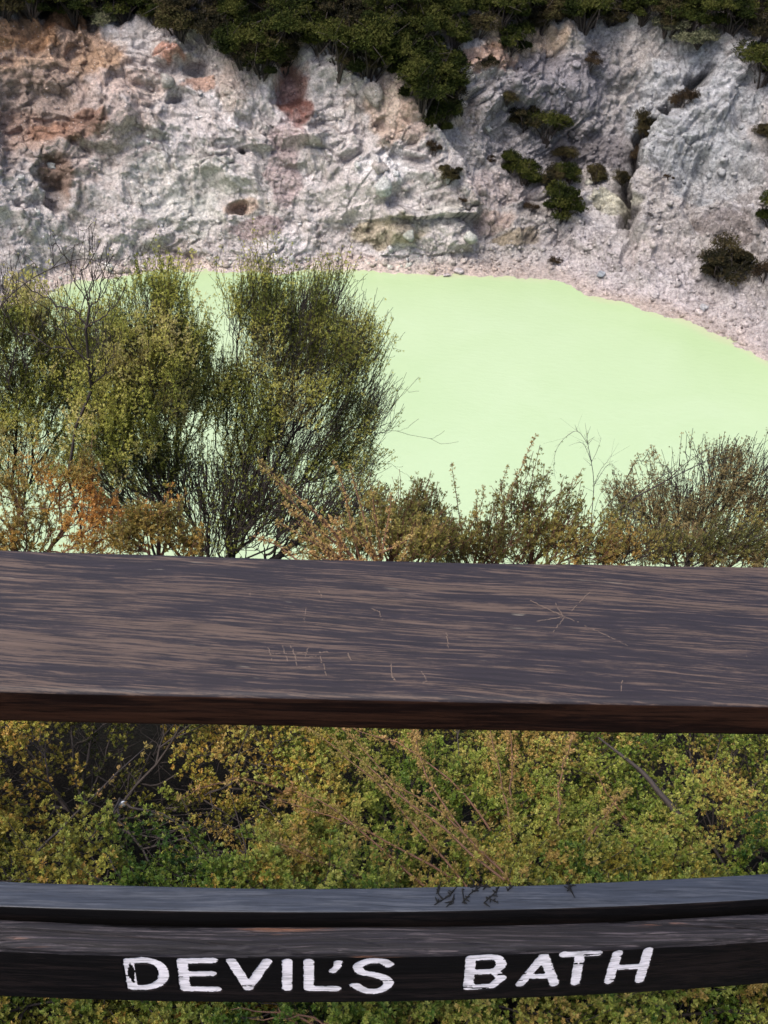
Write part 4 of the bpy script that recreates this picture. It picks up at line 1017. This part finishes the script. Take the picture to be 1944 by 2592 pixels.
rail = empty('viewing_railing', (0, 0, 0))
tag(rail, 'dark stained timber railing with a broad handrail above a lettered lower board', 'railing')
def cap_disp(V, Nn):
    s = V*np.array([2.5, 60, 60]); g = fbm(V*np.array([6, 260, 260]), 3, 201)
    edge_ = .0010*fbm(V*np.array([9, 9, 9.]), 3, 202)
    return .00025*fbm(s, 3, 203)+.0002*g+edge_
fx = np.concatenate([np.linspace(XL, -.5, 60)[:-1], np.linspace(-.5, .62, 700), np.linspace(.62, XR, 60)[1:]])
def cap_m(Cq, Nq): return np.where(Nq[:, 2] > .35, 0, 1)
# pale scratches cut into the handrail (part of its surface wear)
def topz(x, y): return 14.2908
def scr_pt(px, py):
    d = F_+RT*(px-972)/FPX-UP*(py-1296)/FPX; t = (14.2905-CZ)/d[2]; return d*t+np.array([0, 0, CZ])
SC = [[(1425, 1558), (1345, 1520)], [(1425, 1558), (1400, 1515)], [(1440, 1552), (1492, 1498)], [(1430, 1560), (1470, 1578), (1530, 1605), (1590, 1635)], [(1430, 1560), (1400, 1600)], [(1425, 1560), (1360, 1572)],
      [(677, 1634), (690, 1672)], [(715, 1634), (728, 1672)], [(682, 1655), (724, 1652)], [(737, 1634), (755, 1690)], [(740, 1654), (780, 1650)], [(752, 1692), (790, 1686)], [(780, 1640), (772, 1665), (800, 1660)],
      [(808, 1650), (815, 1678)], [(808, 1652), (830, 1648)], [(880, 1652), (890, 1674)], [(775, 1538), (770, 1575)], [(808, 1494), (815, 1515)], [(632, 1500), (636, 1528)], [(990, 1680), (992, 1712), (1000, 1720)], [(1068, 1700), (1080, 1722), (1070, 1730)],
      [(1575, 1720), (1572, 1760)], [(1890, 1640), (1892, 1680)], [(820, 1680), (826, 1710)], [(1130, 1600), (1136, 1640)], [(940, 1540), (960, 1548), (968, 1570)]]
A = []; B = []; ra = []; rb = []
rng = np.random.RandomState(3)
for l in SC:
    p = [scr_pt(*q) for q in l]
    for a_, b_ in zip(p[:-1], p[1:]):
        n = 8
        for k in range(n):
            q0 = a_*(1-k/n)+b_*k/n+rng.randn(3)*.0004; q1 = a_*(1-(k+1)/n)+b_*(k+1)/n+rng.randn(3)*.0004
            q0[2] = q1[2] = 14.2900
            if rng.rand() < .75: A.append(q0); B.append(q1); ra.append(.0003+.0002*rng.rand()); rb.append(.0003)
V, Fq = tubes(A, B, ra, rb, 4); V[:, 2] = 14.2902+(V[:, 2]-14.2900)*.9
SCR_V, SCR_F = V, Fq

hr = beam('handrail', QT_F, QT_B, 14.247, 14.290, None, rail, r=.005, disp=cap_disp, mats=[M['cap'], M['edge'], M['scratch']], mfun=cap_m, xs=fx, ny=60, nz=12, extra=(SCR_V, SCR_F))
pl_ = beam('rear_plank', QP_F+np.array([0, 0, .001]), QP_B, 13.66, 13.801, None, rail, r=.0025, mats=[M['plank'], M['board']], mfun=lambda Cq, Nq: np.where((Nq[:, 1] < -.45) | (Nq[:, 2] < 0), 1, 0), disp=cap_disp, xs=fx, ny=16)  # front face takes the near-black timber as painted shade

# name board with routed letters
STR = [
 [(-0.2727, 13.7638), (-0.2726, 13.704)],
 [(-0.2727, 13.7648), (-0.2509, 13.7679), (-0.2362, 13.7591), (-0.2317, 13.7382), (-0.2378, 13.7164), (-0.2529, 13.706), (-0.2726, 13.7034)],
 [(-0.2077, 13.7664), (-0.207, 13.7038)], [(-0.2076, 13.768), (-0.1703, 13.7701)], [(-0.2073, 13.738), (-0.1732, 13.74)], [(-0.207, 13.7038), (-0.1681, 13.7038)],
 [(-0.1482, 13.7695), (-0.1284, 13.7072), (-0.1047, 13.7686)], [(-0.0799, 13.7692), (-0.0799, 13.707)],
 [(-0.0537, 13.7693), (-0.0529, 13.7064), (-0.0183, 13.7055)], [(-0.0175, 13.7668), (-0.0180, 13.7565), (-0.0234, 13.7470)],
 [(0.0451, 13.76), (0.0361, 13.7687), (0.0196, 13.769), (0.007, 13.7576), (0.0121, 13.7437), (0.0291, 13.7369), (0.0442, 13.7267), (0.0464, 13.7124), (0.0369, 13.6999), (0.0193, 13.6998), (0.0047, 13.7134)],
 [(0.1459, 13.769), (0.1495, 13.7037)], [(0.1457, 13.7711), (0.1754, 13.7712), (0.1853, 13.7564), (0.179, 13.7406), (0.1506, 13.7389)],
 [(0.1792, 13.7389), (0.19, 13.7225), (0.1802, 13.7053), (0.1496, 13.7026)],
 [(0.2365, 13.7696), (0.2159, 13.7064)], [(0.2377, 13.7695), (0.2606, 13.7042)], [(0.2265, 13.7245), (0.2534, 13.7236)],
 [(0.2623, 13.7726), (0.3053, 13.7719)], [(0.2831, 13.771), (0.2877, 13.7042)],
 [(0.331, 13.7702), (0.3321, 13.7035)], [(0.3698, 13.773), (0.3728, 13.7017)], [(0.3313, 13.7368), (0.3721, 13.7362)]]
def smooth_line(pts):
    if len(pts) < 5: return pts
    p = np.array(pts); out = []
    for i in range(len(p)-1):
        p0 = p[max(i-1, 0)]; p1 = p[i]; p2 = p[i+1]; p3 = p[min(i+2, len(p)-1)]
        for t in (0, .25, .5, .75):
            out.append(tuple(.5*((2*p1)+(-p0+p2)*t+(2*p0-5*p1+4*p2-p3)*t*t+(-p0+3*p1-3*p2+p3)*t**3)))
    out.append(tuple(p[-1])); return out
def letter_sdf(x, z):
    dmin = np.full(x.shape, 9.0)
    for i, l in enumerate(STR):
        ww = .0069 if i != 9 else .0056
        d, _ = seg_dist(x, z, smooth_line(l)); dmin = np.minimum(dmin, d-ww)
    nzv = np.stack([x*160, z*160, x*0], -1)
    return dmin+.0009*fbm(nzv, 3, 211)+.0005*fbm(nzv*np.array([.3, 3, 1]), 2, 212)
def groove(V):
    g = fbm(V*np.array([3.0, 75, 75])+np.array([0, 0, 0]), 4, 221, .55, True); k = fbm(V*np.array([1.4, 24, 24]), 2, 222)
    return np.where(g > .35, -(g-.35)*.013, 0)*np.clip(.6+k, 0, 1.4)
def board_disp(V, Nn):
    top = sstep(13.774, 13.786, V[:, 2])*(Nn[:, 2] > -.1)
    d = groove(V)*top-.0012*np.abs(fbm(V*np.array([5, 40, 40]), 3, 223))*top+.0002*fbm(V*np.array([6, 200, 200]), 3, 224)
    d = d+top*.0016*fbm(V*np.array([2.5, 8, 8]), 2, 225)
    fr = (Nn[:, 1] < -.95)
    out = np.zeros(len(V)); ix = np.where(fr & (V[:, 0] > -.3) & (V[:, 0] < .4))[0]
    sdv = letter_sdf(V[ix, 0], V[ix, 2]); out[ix] = -.0024*sstep(.0006, -.0004, sdv) if False else -.0024*(1-sstep(-.0004, .0007, sdv))
    return d+out
bx_ = np.concatenate([np.linspace(XL, -.52, 60)[:-1], np.linspace(-.52, .64, 1100), np.linspace(.64, XR, 60)[1:]])
def board_m(Cq, Nq):
    nz_ = fbm(Cq*np.array([4, 30, 30]), 3, 226)
    return np.where((Cq[:, 2] > 13.779+.0035*nz_) & (Nq[:, 1] < .6), 0, 1)
nb = beam('name_board', QL, QL+np.array([0, 0, .037]), 13.668, 13.7905, None, rail, r=.009, disp=board_disp, mats=[M['worn'], M['board']], mfun=board_m, xs=bx_, ny=44, nz=110)
# painted lettering lying in the routed grooves
gx = np.arange(-.292, .392, .00095); gzv = np.arange(13.690, 13.784, .00095)
GXX, GZZ = np.meshgrid(gx, gzv, indexing='ij'); sdv = letter_sdf(GXX.ravel(), GZZ.ravel()).reshape(GXX.shape)
# flaked patch on the upright of the D and fine cracks along the grain
fl = fbm(np.stack([GXX.ravel()*300, GZZ.ravel()*300, GXX.ravel()*0], -1), 2, 231).reshape(GXX.shape)
flake = (((GXX+.2712)/.0035)**2+((GZZ-13.738)/.020)**2 < 1+.9*fl)
ck = fbm(np.stack([GXX.ravel()*20, GZZ.ravel()*260, GXX.ravel()*0], -1), 3, 232).reshape(GXX.shape)
inside = (sdv < 0) & ~flake & ~((ck > .56) & (sdv > -.006))
cell = inside[:-1, :-1] & inside[1:, :-1] & inside[1:, 1:] & inside[:-1, 1:]
lid = np.arange(GXX.size).reshape(GXX.shape)
LYq = np.polyval(QL, GXX)+.0016-.0002*fl
LVt = np.stack([GXX, LYq, GZZ], -1).reshape(-1, 3)
LFq = np.stack([lid[:-1, :-1], lid[1:, :-1], lid[1:, 1:], lid[:-1, 1:]], -1)[cell]
wx_ = GXX.ravel()[LFq[:, 0]]
for word, sel_ in (("DEVIL'S", wx_ < .1), ('BATH', wx_ >= .1)):
    used, inv = np.unique(LFq[sel_].ravel(), return_inverse=True)
    let = mesh_np('lettering', LVt[used], inv.reshape(-1, 4), M['paint'], nb, smooth=True)
    let['label'] = 'white painted capitals reading '+word

# posts carrying the rails, out to either side
def post(x):
    y0 = float(ev(QP_B, x))+.003; sz_ = .026; b0 = []; V = []
    zs = np.linspace(12.8, 14.2465, 30); ring = []
    rr = .008
    for qx, qy, a0 in ((1, 1, 0), (-1, 1, 90), (-1, -1, 180), (1, -1, 270)):
        for k in range(4):
            a_ = R(a0+k*30); ring.append((qx*(sz_-rr)+rr*math.cos(a_), qy*(sz_-rr)+rr*math.sin(a_)))
    for z in zs:
        for u, v in ring: V.append((x+u, y0+sz_+v, z))
    m_ = len(ring); Fp = [[i*m_+j, i*m_+(j+1) % m_, (i+1)*m_+(j+1) % m_, (i+1)*m_+j] for i in range(len(zs)-1) for j in range(m_)]
    return mesh_np('post', np.array(V), Fp, M['board'], rail)
post(-.92); post(.88)

# thin dark marks on the rear plank
def plank_pt(px, py):
    d = F_+RT*(px-972)/FPX-UP*(py-1296)/FPX; t = (13.8025-CZ)/d[2]; return d*t+np.array([0, 0, CZ])
def dead(label, lines, seed):
    rng = np.random.RandomState(seed); P0 = plank_pt(*lines[0][0]); e_ = None; A = []; B = []; ra = []; rb = []
    for l in lines:
        p = [plank_pt(*q) for q in l]
        for a_, b_ in zip(p[:-1], p[1:]):
            A.append(a_); B.append(b_); ra.append(.0007); rb.append(.0006)
            for k in range(5):
                g = rng.rand(); q = a_*(1-g)+b_*g; dd = rng.randn(3)*.004; dd[2] = abs(dd[2])*.25
                A.append(q); B.append(q+dd); ra.append(.0013); rb.append(.0005)
    V, Fq = tubes(np.array(A)-P0, np.array(B)-P0, ra, rb, 5)
    o = mesh_np('dark_mark', V, Fq, M['rail_marks']); o.location = P0
    tag(o, label, 'twig', 'thin dark marks on the lower rail'); return o
dead('broad spray of thin dark marks on the lower rail right of the middle', [[(1100, 2290), (1140, 2265), (1155, 2245)], [(1170, 2285), (1190, 2262), (1215, 2245)], [(1170, 2250), (1175, 2285)], [(1225, 2285), (1250, 2262), (1262, 2245)],
     [(1230, 2270), (1260, 2285)], [(1285, 2255), (1292, 2243)], [(1105, 2262), (1112, 2245)], [(1130, 2295), (1150, 2275)], [(1185, 2240), (1240, 2246)]], 1)
dead('single thin dark mark alone on the right of the lower rail', [[(1436, 2255), (1450, 2238)], [(1444, 2240), (1442, 2252)]], 2)
print('objects', len(bpy.data.objects))
